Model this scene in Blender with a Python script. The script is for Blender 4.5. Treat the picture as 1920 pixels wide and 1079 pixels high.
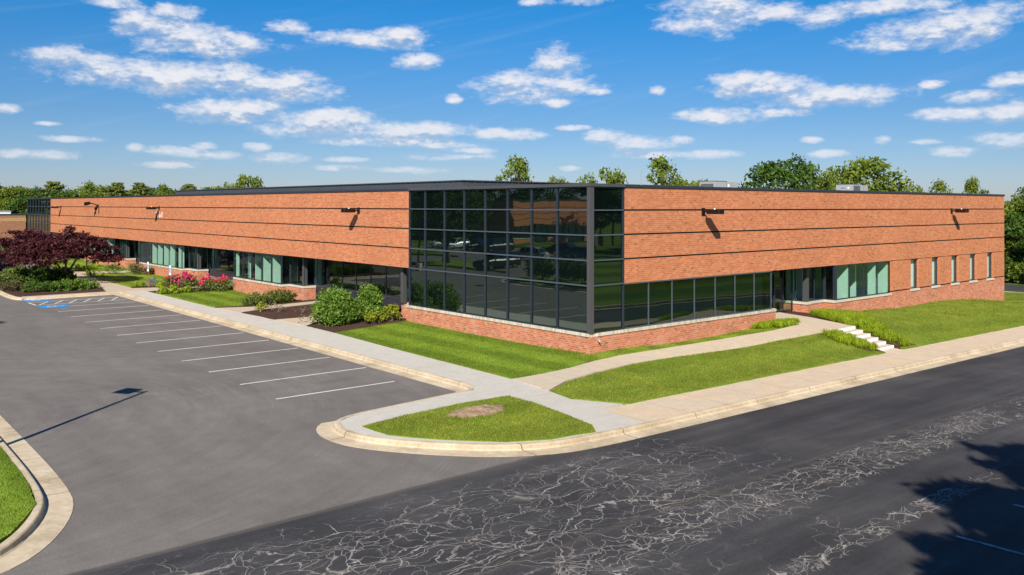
import bpy, bmesh, math, random
import numpy as np
from mathutils import Vector, Matrix, geometry as mgeo

for o in list(bpy.data.objects): bpy.data.objects.remove(o)
SC = bpy.context.scene
COL = SC.collection
R = math.radians

# ------------------------------------------------------------------ camera
cam_d = bpy.data.cameras.new('camera'); cam = bpy.data.objects.new('camera', cam_d); COL.objects.link(cam)
SC.camera = cam
cam_d.sensor_width = 36.0
cam_d.lens = 1602.9 / 1920 * 36
cam_d.shift_y = -(539.5 - 376.1) / 1920
cam_d.clip_start = 0.1; cam_d.clip_end = 9000
YAW, PITCH, ROLL = 0.8641, 0.0066, 0.0016
fw = Vector((math.cos(YAW) * math.cos(PITCH), math.sin(YAW) * math.cos(PITCH), math.sin(PITCH)))
rt = Vector((math.sin(YAW), -math.cos(YAW), 0))
u2 = Vector((-math.cos(YAW) * math.sin(PITCH), -math.sin(YAW) * math.sin(PITCH), math.cos(PITCH)))
r3 = rt * math.cos(ROLL) + u2 * math.sin(ROLL); u3 = u2 * math.cos(ROLL) - rt * math.sin(ROLL)
m = Matrix(((r3.x, u3.x, -fw.x), (r3.y, u3.y, -fw.y), (r3.z, u3.z, -fw.z))).to_4x4()
m.translation = Vector((-23.6492, -23.0671, 5.3802))
cam.matrix_world = m
SC.render.resolution_x = 1024; SC.render.resolution_y = 575

# ------------------------------------------------------------------ sun, sky, exposure
SUN_DIR = Vector((-1.0, -0.89, 1.0)).normalized()      # towards the sun
SUN_EL = math.asin(SUN_DIR.z)
SUN_ROT = math.atan2(SUN_DIR.x, SUN_DIR.y)
sd = bpy.data.lights.new('sun', 'SUN'); sun = bpy.data.objects.new('sun', sd); COL.objects.link(sun)
sd.energy = 4.9; sd.angle = R(0.55); sd.color = (1.0, 0.915, 0.79)
sun.rotation_euler = (-SUN_DIR).to_track_quat('-Z', 'Y').to_euler(); sun.location = (-30, -30, 40)
SC.view_settings.view_transform = 'Standard'; SC.view_settings.look = 'None'
SC.view_settings.exposure = 0.5; SC.view_settings.gamma = 1.0
SC.render.engine = 'CYCLES'
SC.cycles.max_bounces = 8; SC.cycles.transparent_max_bounces = 12
SC.cycles.sample_clamp_indirect = 6

class NT:
    """small helper round a node tree"""
    def __init__(s, tree): s.t = tree; s.n = tree.nodes; s.l = tree.links
    def put(s, kind, **kw):
        n = s.n.new(kind)
        for k, v in kw.items(): setattr(n, k, v)
        return n
    def link(s, a, b): s.l.new(a, b)
    def val(s, inp, x):
        if isinstance(x, (int, float, tuple, list)): inp.default_value = x
        else: s.link(x, inp)
    def math(s, op, a, b=None, c=None, clamp=False):
        n = s.put('ShaderNodeMath', operation=op); n.use_clamp = clamp
        s.val(n.inputs[0], a)
        if b is not None: s.val(n.inputs[1], b)
        if c is not None: s.val(n.inputs[2], c)
        return n.outputs[0]
    def vmath(s, op, a, b=None, out=0):
        n = s.put('ShaderNodeVectorMath', operation=op)
        s.val(n.inputs[0], a)
        if b is not None: s.val(n.inputs[1], b)
        return n.outputs[out]
    def comb(s, x, y, z=0.0):
        n = s.put('ShaderNodeCombineXYZ'); s.val(n.inputs[0], x); s.val(n.inputs[1], y); s.val(n.inputs[2], z)
        return n.outputs[0]
    def sep(s, v):
        n = s.put('ShaderNodeSeparateXYZ'); s.link(v, n.inputs[0]); return n.outputs
    def mapr(s, v, a, b, c=0.0, d=1.0, smooth=False):
        n = s.put('ShaderNodeMapRange'); n.clamp = True
        if smooth: n.interpolation_type = 'SMOOTHSTEP'
        s.val(n.inputs[0], v)
        for i, x in enumerate((a, b, c, d)): n.inputs[i + 1].default_value = x
        return n.outputs[0]
    def noise(s, vec, scale, detail=3.0, rough=0.55, out='Fac', dist=0.0):
        n = s.put('ShaderNodeTexNoise'); s.link(vec, n.inputs['Vector'])
        n.inputs['Scale'].default_value = scale; n.inputs['Detail'].default_value = detail
        n.inputs['Roughness'].default_value = rough; n.inputs['Distortion'].default_value = dist
        return n.outputs[0] if out == 'Fac' else n.outputs[1]
    def mix(s, f, a, b, blend='MIX'):
        n = s.put('ShaderNodeMix', data_type='RGBA', blend_type=blend)
        s.val(n.inputs[0], f)
        for inp, x in ((n.inputs[6], a), (n.inputs[7], b)):
            if isinstance(x, (tuple, list)): inp.default_value = tuple(x) + ((1.0,) if len(x) == 3 else ())
            else: s.link(x, inp)
        return n.outputs[2]
    def ramp(s, f, stops):
        n = s.put('ShaderNodeValToRGB'); s.link(f, n.inputs[0]); e = n.color_ramp.elements
        while len(e) < len(stops): e.new(0.5)
        for i, (p, c) in enumerate(stops):
            e[i].position = p; e[i].color = tuple(c) + (1.0,) if len(c) == 3 else c
        return n.outputs[0]

CLOUDS = [(1.2304, 0.1833, 0.0571, 0.0175), (1.2547, 0.1931, 0.032, 0.0127), (1.1862, 0.1827, 0.0533, 0.0107), (1.2811, 0.1436, 0.0782, 0.0171),
(1.3394, 0.1524, 0.0395, 0.0111), (1.2332, 0.1366, 0.0624, 0.0151), (1.1946, 0.1456, 0.0502, 0.0118), (1.1174, 0.1339, 0.0468, 0.0163), (1.1522,
0.1356, 0.0344, 0.012), (1.1918, 0.1044, 0.0419, 0.0142), (1.155, 0.1098, 0.0315, 0.0096), (1.085, 0.0966, 0.0683, 0.0134), (1.1086, 0.087, 0.0499,
0.0091), (1.0249, 0.0873, 0.0729, 0.0123), (0.9636, 0.0898, 0.0482, 0.0087), (0.945, 0.0707, 0.0403, 0.0044), (1.0127, 0.0745, 0.0793, 0.0056),
(0.9326, 0.0571, 0.0497, 0.0044), (1.031, 0.1911, 0.0576, 0.0098), (0.9974, 0.1977, 0.0319, 0.0093), (1.1233, 0.2018, 0.0221, 0.0084), (0.9759,
0.1666, 0.0259, 0.0093), (1.2863, 0.203, 0.0176, 0.0102), (1.2992, 0.2142, 0.0257, 0.0068), (1.2386, 0.21, 0.0243, 0.0093), (0.836, 0.1401, 0.0623,
0.0175), (0.8111, 0.1649, 0.028, 0.0199), (0.8111, 0.1213, 0.0199, 0.0069), (0.9326, 0.1249, 0.0087, 0.005), (0.8703, 0.0834, 0.0387, 0.0069),
(0.7646, 0.1327, 0.0148, 0.0037), (0.6954, 0.1333, 0.0091, 0.0049), (0.6284, 0.2212, 0.056, 0.0231), (0.6611, 0.207, 0.0299, 0.0086), (0.5732, 0.2179,
0.0458, 0.0096), (0.5114, 0.2088, 0.0385, 0.0105), (0.4629, 0.2152, 0.0687, 0.0103), (0.4087, 0.1858, 0.0679, 0.0179), (0.3573, 0.1956, 0.0453,
0.012), (0.4368, 0.1741, 0.0439, 0.0079), (0.8329, 0.2392, 0.0199, 0.005), (0.7832, 0.2386, 0.026, 0.005), (0.5789, 0.1339, 0.0506, 0.012), (0.5114,
0.121, 0.0797, 0.0105), (0.5962, 0.1424, 0.0348, 0.0096), (0.6166, 0.1032, 0.0528, 0.0079), (0.5617, 0.1046, 0.0284, 0.0048), (0.3669, 0.1133, 0.0299,
0.0071), (0.3913, 0.0959, 0.0307, 0.0072), (0.3361, 0.0979, 0.0242, 0.0108), (0.3384, 0.1277, 0.0233, 0.007), (0.4062, 0.1285, 0.0131, 0.0045),
(0.3431, 0.0675, 0.0272, 0.007), (0.3863, 0.0574, 0.0207, 0.005), (0.7584, 0.0798, 0.0197, 0.0087), (0.7124, 0.0732, 0.0427, 0.008), (0.6719, 0.0764,
0.0156, 0.0055), (0.6432, 0.0589, 0.0368, 0.0049), (0.5087, 0.0583, 0.0197, 0.0041), (0.6851, 0.0594, 0.0513, 0.0043), (0.7943, 0.0913, 0.0186,
0.0031), (0.7956, 0.044, 0.0137, 0.0031), (1.3954, 0.0531, 0.0209, 0.0054), (1.3589, 0.052, 0.0251, 0.0055), (1.3968, 0.0976, 0.0111, 0.0054),
(1.3419, 0.0691, 0.0271, 0.0033), (1.2413, 0.059, 0.0334, 0.0052), (1.2493, 0.0443, 0.0279, 0.004), (1.1539, 0.0656, 0.0126, 0.0048), (1.2784, 0.0621,
0.0084, 0.0046), (1.2113, 0.0655, 0.0121, 0.0041), (1.1262, 0.0534, 0.0303, 0.0054), (0.9821, 0.0413, 0.0369, 0.0037), (1.0611, 0.0433, 0.03, 0.0031),
(1.2002, 0.0558, 0.025, 0.0047), (0.455, 0.0714, 0.0074, 0.0046), (0.914, 0.0646, 0.0311, 0.0037), (0.528, 0.0734, 0.0111, 0.0035), (1.3613, 0.0843,
0.0106, 0.0022), (0.4138, 0.0684, 0.0152, 0.0028), (1.0551, 0.0531, 0.0241, 0.0031)]

def build_world():
    w = bpy.data.worlds.new('World'); SC.world = w; w.use_nodes = True
    t = NT(w.node_tree); t.n.clear()
    out = t.put('ShaderNodeOutputWorld'); bg = t.put('ShaderNodeBackground')
    sky = t.put('ShaderNodeTexSky'); sky.sky_type = 'NISHITA'; sky.sun_disc = False
    sky.sun_elevation = SUN_EL; sky.sun_rotation = SUN_ROT
    sky.air_density = 1.0; sky.dust_density = 0.3; sky.ozone_density = 3.0; sky.altitude = 60
    tc = t.put('ShaderNodeTexCoord'); d = t.sep(tc.outputs['Generated'])
    az = t.math('ARCTAN2', d[1], d[0])
    hyp = t.math('SQRT', t.math('ADD', t.math('MULTIPLY', d[0], d[0]), t.math('MULTIPLY', d[1], d[1])))
    te = t.math('DIVIDE', d[2], t.math('MAXIMUM', hyp, 0.02))
    # sky tint: the day's own blue
    skyc = t.mix(1.0, sky.outputs[0], t.ramp(t.mapr(te, 0.0, 0.30), SKYTINT), 'MULTIPLY')
    def field(off):
        te2 = t.math('ADD', te, off)
        p = t.comb(az, te2, 0.0)
        cur = None
        for (a, b, ra, rb) in CLOUDS:
            v = t.vmath('MULTIPLY', t.vmath('SUBTRACT', p, (a, b, 0)), (1 / ra, 1 / rb, 0))
            ln = t.vmath('DOT_PRODUCT', v, v, out=1)
            cur = ln if cur is None else t.math('SMOOTH_MIN', cur, ln, 0.35)
        f = t.math('SUBTRACT', 1.0, cur)
        q = t.comb(t.math('MULTIPLY', az, 26.0), t.math('MULTIPLY', te2, 52.0), 3.3)
        n1 = t.noise(q, 1.0, 7.0, 0.62)
        q2 = t.comb(t.math('MULTIPLY', az, 95.0), t.math('MULTIPLY', te2, 210.0), 7.1)
        n2 = t.noise(q2, 1.0, 5.0, 0.6)
        f = t.math('ADD', t.math('MAXIMUM', f, -2.4), t.math('MULTIPLY', t.math('SUBTRACT', n1, 0.51), 5.2))
        f = t.math('ADD', f, t.math('MULTIPLY', t.math('SUBTRACT', n2, 0.5), 1.7))
        return f, n1
    f0, n0 = field(0.0); f1, n1 = field(0.0105)
    alpha = t.mapr(f0, -0.9, 1.5, 0, 1, True)
    lit = t.mapr(t.math('SUBTRACT', f0, f1), -1.0, 0.55)
    thick = t.mapr(f0, -1.0, 0.5)
    g = t.math('SUBTRACT', 1.0, t.math('MULTIPLY', thick, t.math('SUBTRACT', 1.0, lit)))
    ccol = t.ramp(g, [(0.0, (2.9, 3.6, 4.8)), (0.45, (3.9, 4.4, 5.3)), (0.85, (5.9, 5.95, 6.3)), (1.0, (6.1, 6.1, 6.4))])
    alpha = t.math('MULTIPLY', alpha, t.mapr(te, 0.0, 0.11, 0.40, 0.96))
    # thin high streaks
    wv = t.comb(t.math('MULTIPLY', t.math('ADD', az, t.math('MULTIPLY', te, 1.6)), 7.0), t.math('MULTIPLY', t.math('ADD', te, t.math('MULTIPLY', az, 0.22)), 70.0), 1.0)
    st = t.mapr(t.noise(wv, 1.0, 4.0, 0.6), 0.5, 0.85, 0, 0.14, True)
    base = t.mix(st, skyc, (3.6, 4.4, 5.6))
    col = t.mix(alpha, base, ccol)
    t.link(col, bg.inputs[0]); bg.inputs[1].default_value = 0.10
    t.link(bg.outputs[0], out.inputs[0])
    w.cycles.sampling_method = 'MANUAL'; w.cycles.sample_map_resolution = 512
SKYTINT = [(0.0, (0.45, 0.485, 0.665)), (0.34, (0.27, 0.435, 0.635)), (0.75, (0.097, 0.47, 0.755)), (1.0, (0.08, 0.43, 0.70))]
build_world()

# ------------------------------------------------------------------ heights of the ground
def Vz(x, y):
    x = np.asarray(x, float); y = np.asarray(y, float)
    s = np.maximum(np.clip(-y / 6, 0, 1), np.clip((x - 30) / 12, 0, 1))
    return -.61 + .0035 * np.clip(y, 0, 90) - .0163 * np.clip(x + 8, 0, 75) * s
def _tps():
    P = []
    for y in (-7.8, -3, 1, 5, 10, 15, 20, 25, 31, 37, 45, 55, 65, 75, 88, 100): 
        for x in (-6.5, -4.9): P.append((x, y, float(Vz(-8, y)) + .15))
    for y, z in ((0, -.33), (3, -.37), (8.4, -.38), (12.7, -.34), (17, -.25), (22, -.3), (27, -.5), (31, -.52), (34.5, -.45), (40, -.3), (45, -.38), (55, -.39), (65, -.38), (75, -.3), (88, -.2), (100, -.2)):
        P.append((0, y, z)); P.append((2, y, z + .05))
    for x in (-4, -1, 1.5, 5, 9, 12, 15, 20, 25, 30, 36, 42, 50, 58):
        for y in (-6, -8): P.append((x, y, -.565 - .0163 * x))
    for x, z in ((4, -.39), (8, -.4), (12, -.3), (14, -.05), (16.5, -.1), (19, -.25), (22, -.3), (25.4, -.46), (30, -.43), (35, -.62), (41, -1.15), (46, -1.35)):
        P.append((x, 0, z)); P.append((x, 3, z))
    P += [(0, -2.6, -.47), (4, -3.0, -.37), (8, -3.6, -.24), (10.8, -4.0, -.2), (10.8, -5, -.5), (14.5, -4, -.18), (14.5, -1.5, -.03), (4, -1.0, -.37), (8, -1.4, -.28), (11, -1.5, -.12),
          (20, -3, -.52), (26, -3, -.62), (32, -3, -.78), (38, -3, -1.0), (8, -5, -.5), (4, -4.8, -.5), (-3, -3.8, -.5), (50, 3, -1.42), (50, 10, -1.42), (58, 6, -1.5)]
    P = np.array(P, float)
    n = len(P); d = np.linalg.norm(P[:, None, :2] - P[None, :, :2], axis=2)
    K = d * d * np.log(d + 1e-9) + np.eye(n) * 0.3
    A = np.zeros((n + 3, n + 3)); A[:n, :n] = K; A[:n, n] = 1; A[:n, n + 1:] = P[:, :2]; A[n, :n] = 1; A[n + 1:, :n] = P[:, :2].T
    w = np.linalg.solve(A, np.concatenate([P[:, 2], [0, 0, 0]]))
    return P, w
_P, _W = _tps()
def Uz(x, y):
    x = np.atleast_1d(np.asarray(x, float)); y = np.atleast_1d(np.asarray(y, float))
    sh = x.shape; x = x.ravel(); y = y.ravel()
    d = np.sqrt((x[:, None] - _P[None, :, 0]) ** 2 + (y[:, None] - _P[None, :, 1]) ** 2)
    n = len(_P)
    return (d * d * np.log(d + 1e-9) @ _W[:n] + _W[n] + _W[n + 1] * x + _W[n + 2] * y).reshape(sh)
def ZW(x, y=0): return np.interp(x, [-5, 0, 4, 8, 11, 20], [-.455, -.42, -.27, -.1, 0, 0])
def Cz(x, y): return Vz(x, y) + .15
def u1(x, y): return float(Uz(x, y)[0])
def v1(x, y): return float(Vz(x, y))

# ------------------------------------------------------------------ mesh helpers
def tag(o, label=None, cat=None, group=None, kind=None):
    if label: o['label'] = label
    if cat: o['category'] = cat
    if group: o['group'] = group
    if kind: o['kind'] = kind
    return o
def struct(o): o['kind'] = 'structure'; return o
def empty(name, loc, label=None, cat=None, group=None, rz=0.0):
    o = bpy.data.objects.new(name, None); o.empty_display_size = .3; COL.objects.link(o)
    o.location = loc; o.rotation_euler = (0, 0, rz)
    return tag(o, label, cat, group)
def mk(name, me, mat, parent=None, smooth=False):
    """link a mesh as ONE object; world coordinates are kept under the parent's location"""
    if mat is not None:
        for mm in (mat if isinstance(mat, (list, tuple)) else [mat]): me.materials.append(mm)
    o = bpy.data.objects.new(name, me); COL.objects.link(o)
    if parent is not None: o.parent = parent
    if smooth: me.shade_smooth()
    return o
class MB:
    def __init__(s): s.v = []; s.f = []; s.mi = []
    def face(s, pts, mi=0):
        k = len(s.v); s.v += [tuple(p) for p in pts]; s.f.append(tuple(range(k, k + len(pts)))); s.mi.append(mi); return s
    def box(s, x0, x1, y0, y1, z0, z1, mi=0):
        if x1 < x0: x0, x1 = x1, x0
        if y1 < y0: y0, y1 = y1, y0
        k = len(s.v)
        s.v += [(x0, y0, z0), (x1, y0, z0), (x1, y1, z0), (x0, y1, z0), (x0, y0, z1), (x1, y0, z1), (x1, y1, z1), (x0, y1, z1)]
        for q in ((0, 3, 2, 1), (4, 5, 6, 7), (0, 1, 5, 4), (1, 2, 6, 5), (2, 3, 7, 6), (3, 0, 4, 7)):
            s.f.append(tuple(k + i for i in q)); s.mi.append(mi)
        return s
    def abox(s, ax, a0, a1, d0, d1, z0, z1, mi=0):
        """box along a facade: 'L' runs along y with depth x, 'R' runs along x with depth y"""
        return s.box(d0, d1, a0, a1, z0, z1, mi) if ax == 'L' else s.box(a0, a1, d0, d1, z0, z1, mi)
    def tube(s, pts, rad, n=8, mi=0, cap=True):
        pts = [Vector(p) for p in pts]
        if not isinstance(rad, (list, tuple)): rad = [rad] * len(pts)
        k = len(s.v); ref = Vector((0.13, 0.21, 1)).normalized()
        for i, p in enumerate(pts):
            a = pts[max(i - 1, 0)]; b = pts[min(i + 1, len(pts) - 1)]
            t = (b - a).normalized()
            if abs(t.dot(ref)) > .95: e1 = t.cross(Vector((1, 0, 0))).normalized()
            else: e1 = t.cross(ref).normalized()
            e2 = t.cross(e1)
            for j in range(n):
                an = 2 * math.pi * j / n
                s.v.append(tuple(p + (e1 * math.cos(an) + e2 * math.sin(an)) * rad[i]))
        for i in range(len(pts) - 1):
            for j in range(n):
                s.f.append((k + i * n + j, k + i * n + (j + 1) % n, k + (i + 1) * n + (j + 1) % n, k + (i + 1) * n + j)); s.mi.append(mi)
        if cap:
            s.f.append(tuple(k + j for j in range(n))); s.mi.append(mi)
            s.f.append(tuple(k + (len(pts) - 1) * n + j for j in reversed(range(n)))); s.mi.append(mi)
        return s
    def loft(s, rings, mi=0, closed=True, caps=True):
        k = len(s.v); n = len(rings[0])
        for r in rings: s.v += [tuple(p) for p in r]
        for i in range(len(rings) - 1):
            for j in range(n if closed else n - 1):
                s.f.append((k + i * n + j, k + i * n + (j + 1) % n, k + (i + 1) * n + (j + 1) % n, k + (i + 1) * n + j)); s.mi.append(mi)
        if caps:
            s.f.append(tuple(k + j for j in reversed(range(n)))); s.mi.append(mi)
            s.f.append(tuple(k + (len(rings) - 1) * n + j for j in range(n))); s.mi.append(mi)
        return s
    def mesh(s, name, origin=(0, 0, 0)):
        me = bpy.data.meshes.new(name)
        ox, oy, oz = origin
        me.from_pydata([(a - ox, b - oy, c - oz) for a, b, c in s.v], [], s.f)
        me.polygons.foreach_set('material_index', s.mi)
        me.update()
        bm = bmesh.new(); bm.from_mesh(me); bmesh.ops.recalc_face_normals(bm, faces=bm.faces); bm.to_mesh(me); bm.free()
        return me
    def build(s, name, mat, parent=None, smooth=False):
        org = tuple(parent_org(parent)) if parent is not None else (0, 0, 0)
        return mk(name, s.mesh(name, org), mat, parent, smooth)
def parent_org(p):
    o = Vector((0, 0, 0))
    while p is not None: o = o + p.location; p = p.parent
    return o

def inside(poly, x, y):
    """numpy point in polygon"""
    x = np.asarray(x); y = np.asarray(y); r = np.zeros(x.shape, bool); n = len(poly)
    for i in range(n):
        x0, y0 = poly[i]; x1, y1 = poly[(i + 1) % n]
        c = ((y0 > y) != (y1 > y)) & (x < (x1 - x0) * (y - y0) / (y1 - y0 + 1e-12) + x0)
        r ^= c
    return r
def resample(poly, step, closed=True):
    out = []; n = len(poly)
    for i in range(n if closed else n - 1):
        a = Vector(poly[i][:2]); b = Vector(poly[(i + 1) % n][:2]); k = max(1, int((b - a).length / step))
        for j in range(k): out.append(tuple(a.lerp(b, j / k)))
    if not closed: out.append(tuple(poly[-1][:2]))
    return out
def smoothpoly(pts, it=2, closed=False):
    for _ in range(it):
        q = []; n = len(pts)
        if not closed: q.append(pts[0])
        for i in range(n if closed else n - 1):
            a = Vector(pts[i]); b = Vector(pts[(i + 1) % n])
            q.append(tuple(a.lerp(b, .25))); q.append(tuple(a.lerp(b, .75)))
        if not closed: q.append(pts[-1])
        pts = q
    return pts
def sheet(name, poly, zf, off=0.0, step=1.0, skirt=0.0, mat=None, wob=0.0, parent=None, seed=0):
    """a ground sheet: polygon footprint draped on zf(x, y) + off; skirt hangs down round its edge"""
    b = resample(poly, step); rs = np.random.RandomState(seed)
    if wob: b = [(x + rs.uniform(-wob, wob), y + rs.uniform(-wob, wob)) for x, y in b]
    n = len(b); xs = [p[0] for p in b]; ys = [p[1] for p in b]
    gx, gy = np.meshgrid(np.arange(min(xs), max(xs), step), np.arange(min(ys), max(ys), step))
    gx = gx.ravel() + .013; gy = gy.ravel() + .017
    ok = inside(b, gx, gy); gx = gx[ok]; gy = gy[ok]
    pts = [Vector(p) for p in b] + [Vector((x, y)) for x, y in zip(gx, gy)]
    r = mgeo.delaunay_2d_cdt(pts, [(i, (i + 1) % n) for i in range(n)], [], 1, 1e-5)
    vv = r[0]; ff = r[2]
    X = np.array([p.x for p in vv]); Y = np.array([p.y for p in vv]); Z = np.asarray(zf(X, Y)) + off
    V = [(float(a), float(c), float(d)) for a, c, d in zip(X, Y, Z)]; F = [tuple(f) for f in ff]
    if skirt:
        bx = np.array(xs); by = np.array(ys); bz = np.asarray(zf(bx, by)) + off; k = len(V)
        for i in range(n): V.append((xs[i], ys[i], float(bz[i]))); V.append((xs[i], ys[i], float(bz[i] - skirt)))
        for i in range(n): j = (i + 1) % n; F.append((k + 2 * i, k + 2 * j, k + 2 * j + 1, k + 2 * i + 1))
    me = bpy.data.meshes.new(name); me.from_pydata(V, [], F); me.update()
    bm = bmesh.new(); bm.from_mesh(me)
    for f in bm.faces:
        f.normal_update()
        if abs(f.normal.z) > .5 and f.normal.z < 0: f.normal_flip()
    bm.to_mesh(me); bm.free()
    return mk(name, me, mat, parent)

# ------------------------------------------------------------------ materials
MATS = {}
def newmat(name):
    mm = bpy.data.materials.new(name); mm.use_nodes = True; t = NT(mm.node_tree); t.n.clear(); MATS[name] = mm
    out = t.put('ShaderNodeOutputMaterial')
    return mm, t, out
def pos(t):
    return t.put('ShaderNodeNewGeometry').outputs['Position']
def bump(t, h, strength=.3, dist=.02):
    b = t.put('ShaderNodeBump'); b.inputs['Strength'].default_value = strength; b.inputs['Distance'].default_value = dist
    t.link(h, b.inputs['Height']); return b.outputs[0]
def princ(t, out, col, rough=.8, metal=0.0, normal=None, spec=.3):
    p = t.put('ShaderNodeBsdfPrincipled')
    if isinstance(col, (tuple, list)): p.inputs['Base Color'].default_value = tuple(col) + (1,)
    else: t.link(col, p.inputs['Base Color'])
    t.val(p.inputs['Roughness'], rough); p.inputs['Metallic'].default_value = metal
    p.inputs['Specular IOR Level'].default_value = spec
    if normal is not None: t.link(normal, p.inputs['Normal'])
    t.link(p.outputs[0], out.inputs[0]); return p
def simple(name, col, rough=.6, metal=0.0, var=.12, sc=3.0, spec=.3):
    mm, t, out = newmat(name); P = pos(t)
    n = t.noise(P, sc, 4); k = t.mapr(n, .3, .7, 1 - var, 1 + var)
    c = t.mix(1.0, tuple(col), t.comb(k, k, k), 'MULTIPLY')
    princ(t, out, c, rough, metal, None, spec); return mm

def brick_mat(name, c_main, c_dark, c_lite, mortar, stain=.0):
    mm, t, out = newmat(name); g = t.put('ShaderNodeNewGeometry'); P = t.sep(g.outputs['Position']); N = t.sep(g.outputs['True Normal'])
    side = t.math('GREATER_THAN', t.math('ABSOLUTE', N[0]), .5)
    h = t.math('ADD', t.math('MULTIPLY', side, P[1]), t.math('MULTIPLY', t.math('SUBTRACT', 1.0, side), P[0]))
    z = t.math('ADD', P[2], .0125)
    BW, BH = .2032, .08125
    row = t.math('FLOOR', t.math('DIVIDE', z, BH))
    odd = t.math('MULTIPLY', t.math('MODULO', t.math('ABSOLUTE', row), 2.0), .5)
    hh = t.math('ADD', t.math('DIVIDE', h, BW), odd)
    idv = t.comb(t.math('FLOOR', hh), row, side)
    wn = t.put('ShaderNodeTexWhiteNoise', noise_dimensions='3D'); t.link(idv, wn.inputs['Vector'])
    r = wn.outputs['Value']
    col = t.ramp(r, [(0.0, c_dark[0]), (.015, c_dark[1]), (.045, c_main[0]), (.5, c_main[1]), (.85, c_main[2]), (1.0, c_lite)])
    fx = t.math('FRACT', hh); fz = t.math('FRACT', t.math('DIVIDE', z, BH))
    mx = t.math('LESS_THAN', t.math('MINIMUM', fx, t.math('SUBTRACT', 1.0, fx)), .028)
    mz = t.math('LESS_THAN', t.math('MINIMUM', fz, t.math('SUBTRACT', 1.0, fz)), .065)
    mo = t.math('MAXIMUM', mx, mz)
    big = t.noise(g.outputs['Position'], .35, 3); k = t.mapr(big, .3, .7, .91, 1.07)
    col = t.mix(1.0, col, t.comb(k, k, k), 'MULTIPLY')
    col = t.mix(mo, col, mortar)
    if stain:
        s = t.mapr(t.noise(g.outputs['Position'], 1.3, 5, .6), .5, .75, 0, stain, True)
        col = t.mix(s, col, (.62, .42, .33))
    princ(t, out, col, .88, 0, None, .2)
    return mm
M_BRICK = brick_mat('brick', [(.42, .140, .062), (.49, .170, .075), (.55, .200, .092)], [(.20, .115, .045), (.34, .13, .06)], (.54, .235, .105), (.60, .30, .18))
M_BRICK_LOW = brick_mat('brick_base', [(.40, .128, .068), (.50, .170, .092), (.56, .205, .115)], [(.17, .125, .05), (.33, .13, .06)], (.57, .26, .15), (.62, .38, .27), .30)
M_BRICK_FAR = brick_mat('brick_far', [(.25, .10, .05), (.32, .13, .065), (.36, .15, .08)], [(.12, .06, .04), (.2, .1, .05)], (.38, .17, .09), (.36, .26, .2))

def joints(t, P, coord, period, offs, w=.012):
    f = t.math('FRACT', t.math('DIVIDE', t.math('ADD', P[coord], offs), period))
    return t.math('LESS_THAN', t.math('MINIMUM', f, t.math('SUBTRACT', 1.0, f)), w / period)
def concrete(name, col, warm, blot=.25, jx=None, jy=None, jc=.45):
    mm, t, out = newmat(name); g = pos(t); P = t.sep(g)
    n = t.noise(g, .55, 5, .6); n2 = t.noise(g, 14, 4, .6)
    c = t.mix(t.mapr(n, .42, .72, 0, blot, True), tuple(col), tuple(warm))
    k = t.mapr(n2, .3, .7, .91, 1.07); c = t.mix(1.0, c, t.comb(k, k, k), 'MULTIPLY')
    n3 = t.noise(g, 2.2, 5, .65); k3 = t.mapr(n3, .35, .7, .93, 1.05); c = t.mix(1.0, c, t.comb(k3, k3, k3), 'MULTIPLY')
    for j, cc in ((jx, 0), (jy, 1)):
        if j: c = t.mix(t.math('MULTIPLY', joints(t, P, cc, j[0], j[1]), jc), c, (.10, .075, .05))
    princ(t, out, c, .85, 0, bump(t, n2, .15, .01), .25); return mm
M_CONC_NEW = concrete('concrete_grey', (.545, .515, .455), (.50, .47, .40), .5, None, (3.05, .4), .30)
M_CONC_TAN = concrete('concrete_tan', (.60, .495, .365), (.66, .49, .33), .8, (1.83, .15), None, .5)
M_CONC_WALK = concrete('concrete_walk', (.56, .475, .36), (.60, .475, .33), .6, (1.6, .3), None, .22)
M_CONC_PATH = concrete('concrete_path', (.52, .435, .33), (.54, .42, .30), .5, (1.5, .1), (1.5, .2), .2)
def kerb_mat():
    mm, t, out = newmat('kerb_concrete'); g = t.put('ShaderNodeNewGeometry'); P = g.outputs['Position']; N = t.sep(g.outputs['True Normal'])
    n = t.noise(P, 1.1, 6, .65); n2 = t.noise(P, 9, 5, .65)
    c = t.ramp(n, [(.3, (.38, .305, .205)), (.5, (.55, .455, .32)), (.7, (.64, .54, .40))])
    k = t.mapr(n2, .3, .7, .85, 1.1); c = t.mix(1.0, c, t.comb(k, k, k), 'MULTIPLY')
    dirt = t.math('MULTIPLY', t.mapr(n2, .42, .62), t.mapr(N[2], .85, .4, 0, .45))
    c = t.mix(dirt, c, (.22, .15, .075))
    PP = t.sep(P)
    jx = t.math('MULTIPLY', joints(t, PP, 0, 3.05, .7, .014), t.math('LESS_THAN', PP[1], -5.5)); jy = t.math('MULTIPLY', joints(t, PP, 1, 3.05, .4, .014), t.math('GREATER_THAN', PP[1], -5.5))
    c = t.mix(t.math('MULTIPLY', t.math('MAXIMUM', jx, jy), .75), c, (.09, .06, .035))
    c = t.mix(t.mapr(t.noise(P, .8, 6, .7), .52, .74, 0, .5, True), c, (.30, .225, .13))
    princ(t, out, c, .88, 0, bump(t, n2, .3, .01), .2); return mm
M_KERB = kerb_mat()
M_SILL = None
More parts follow.
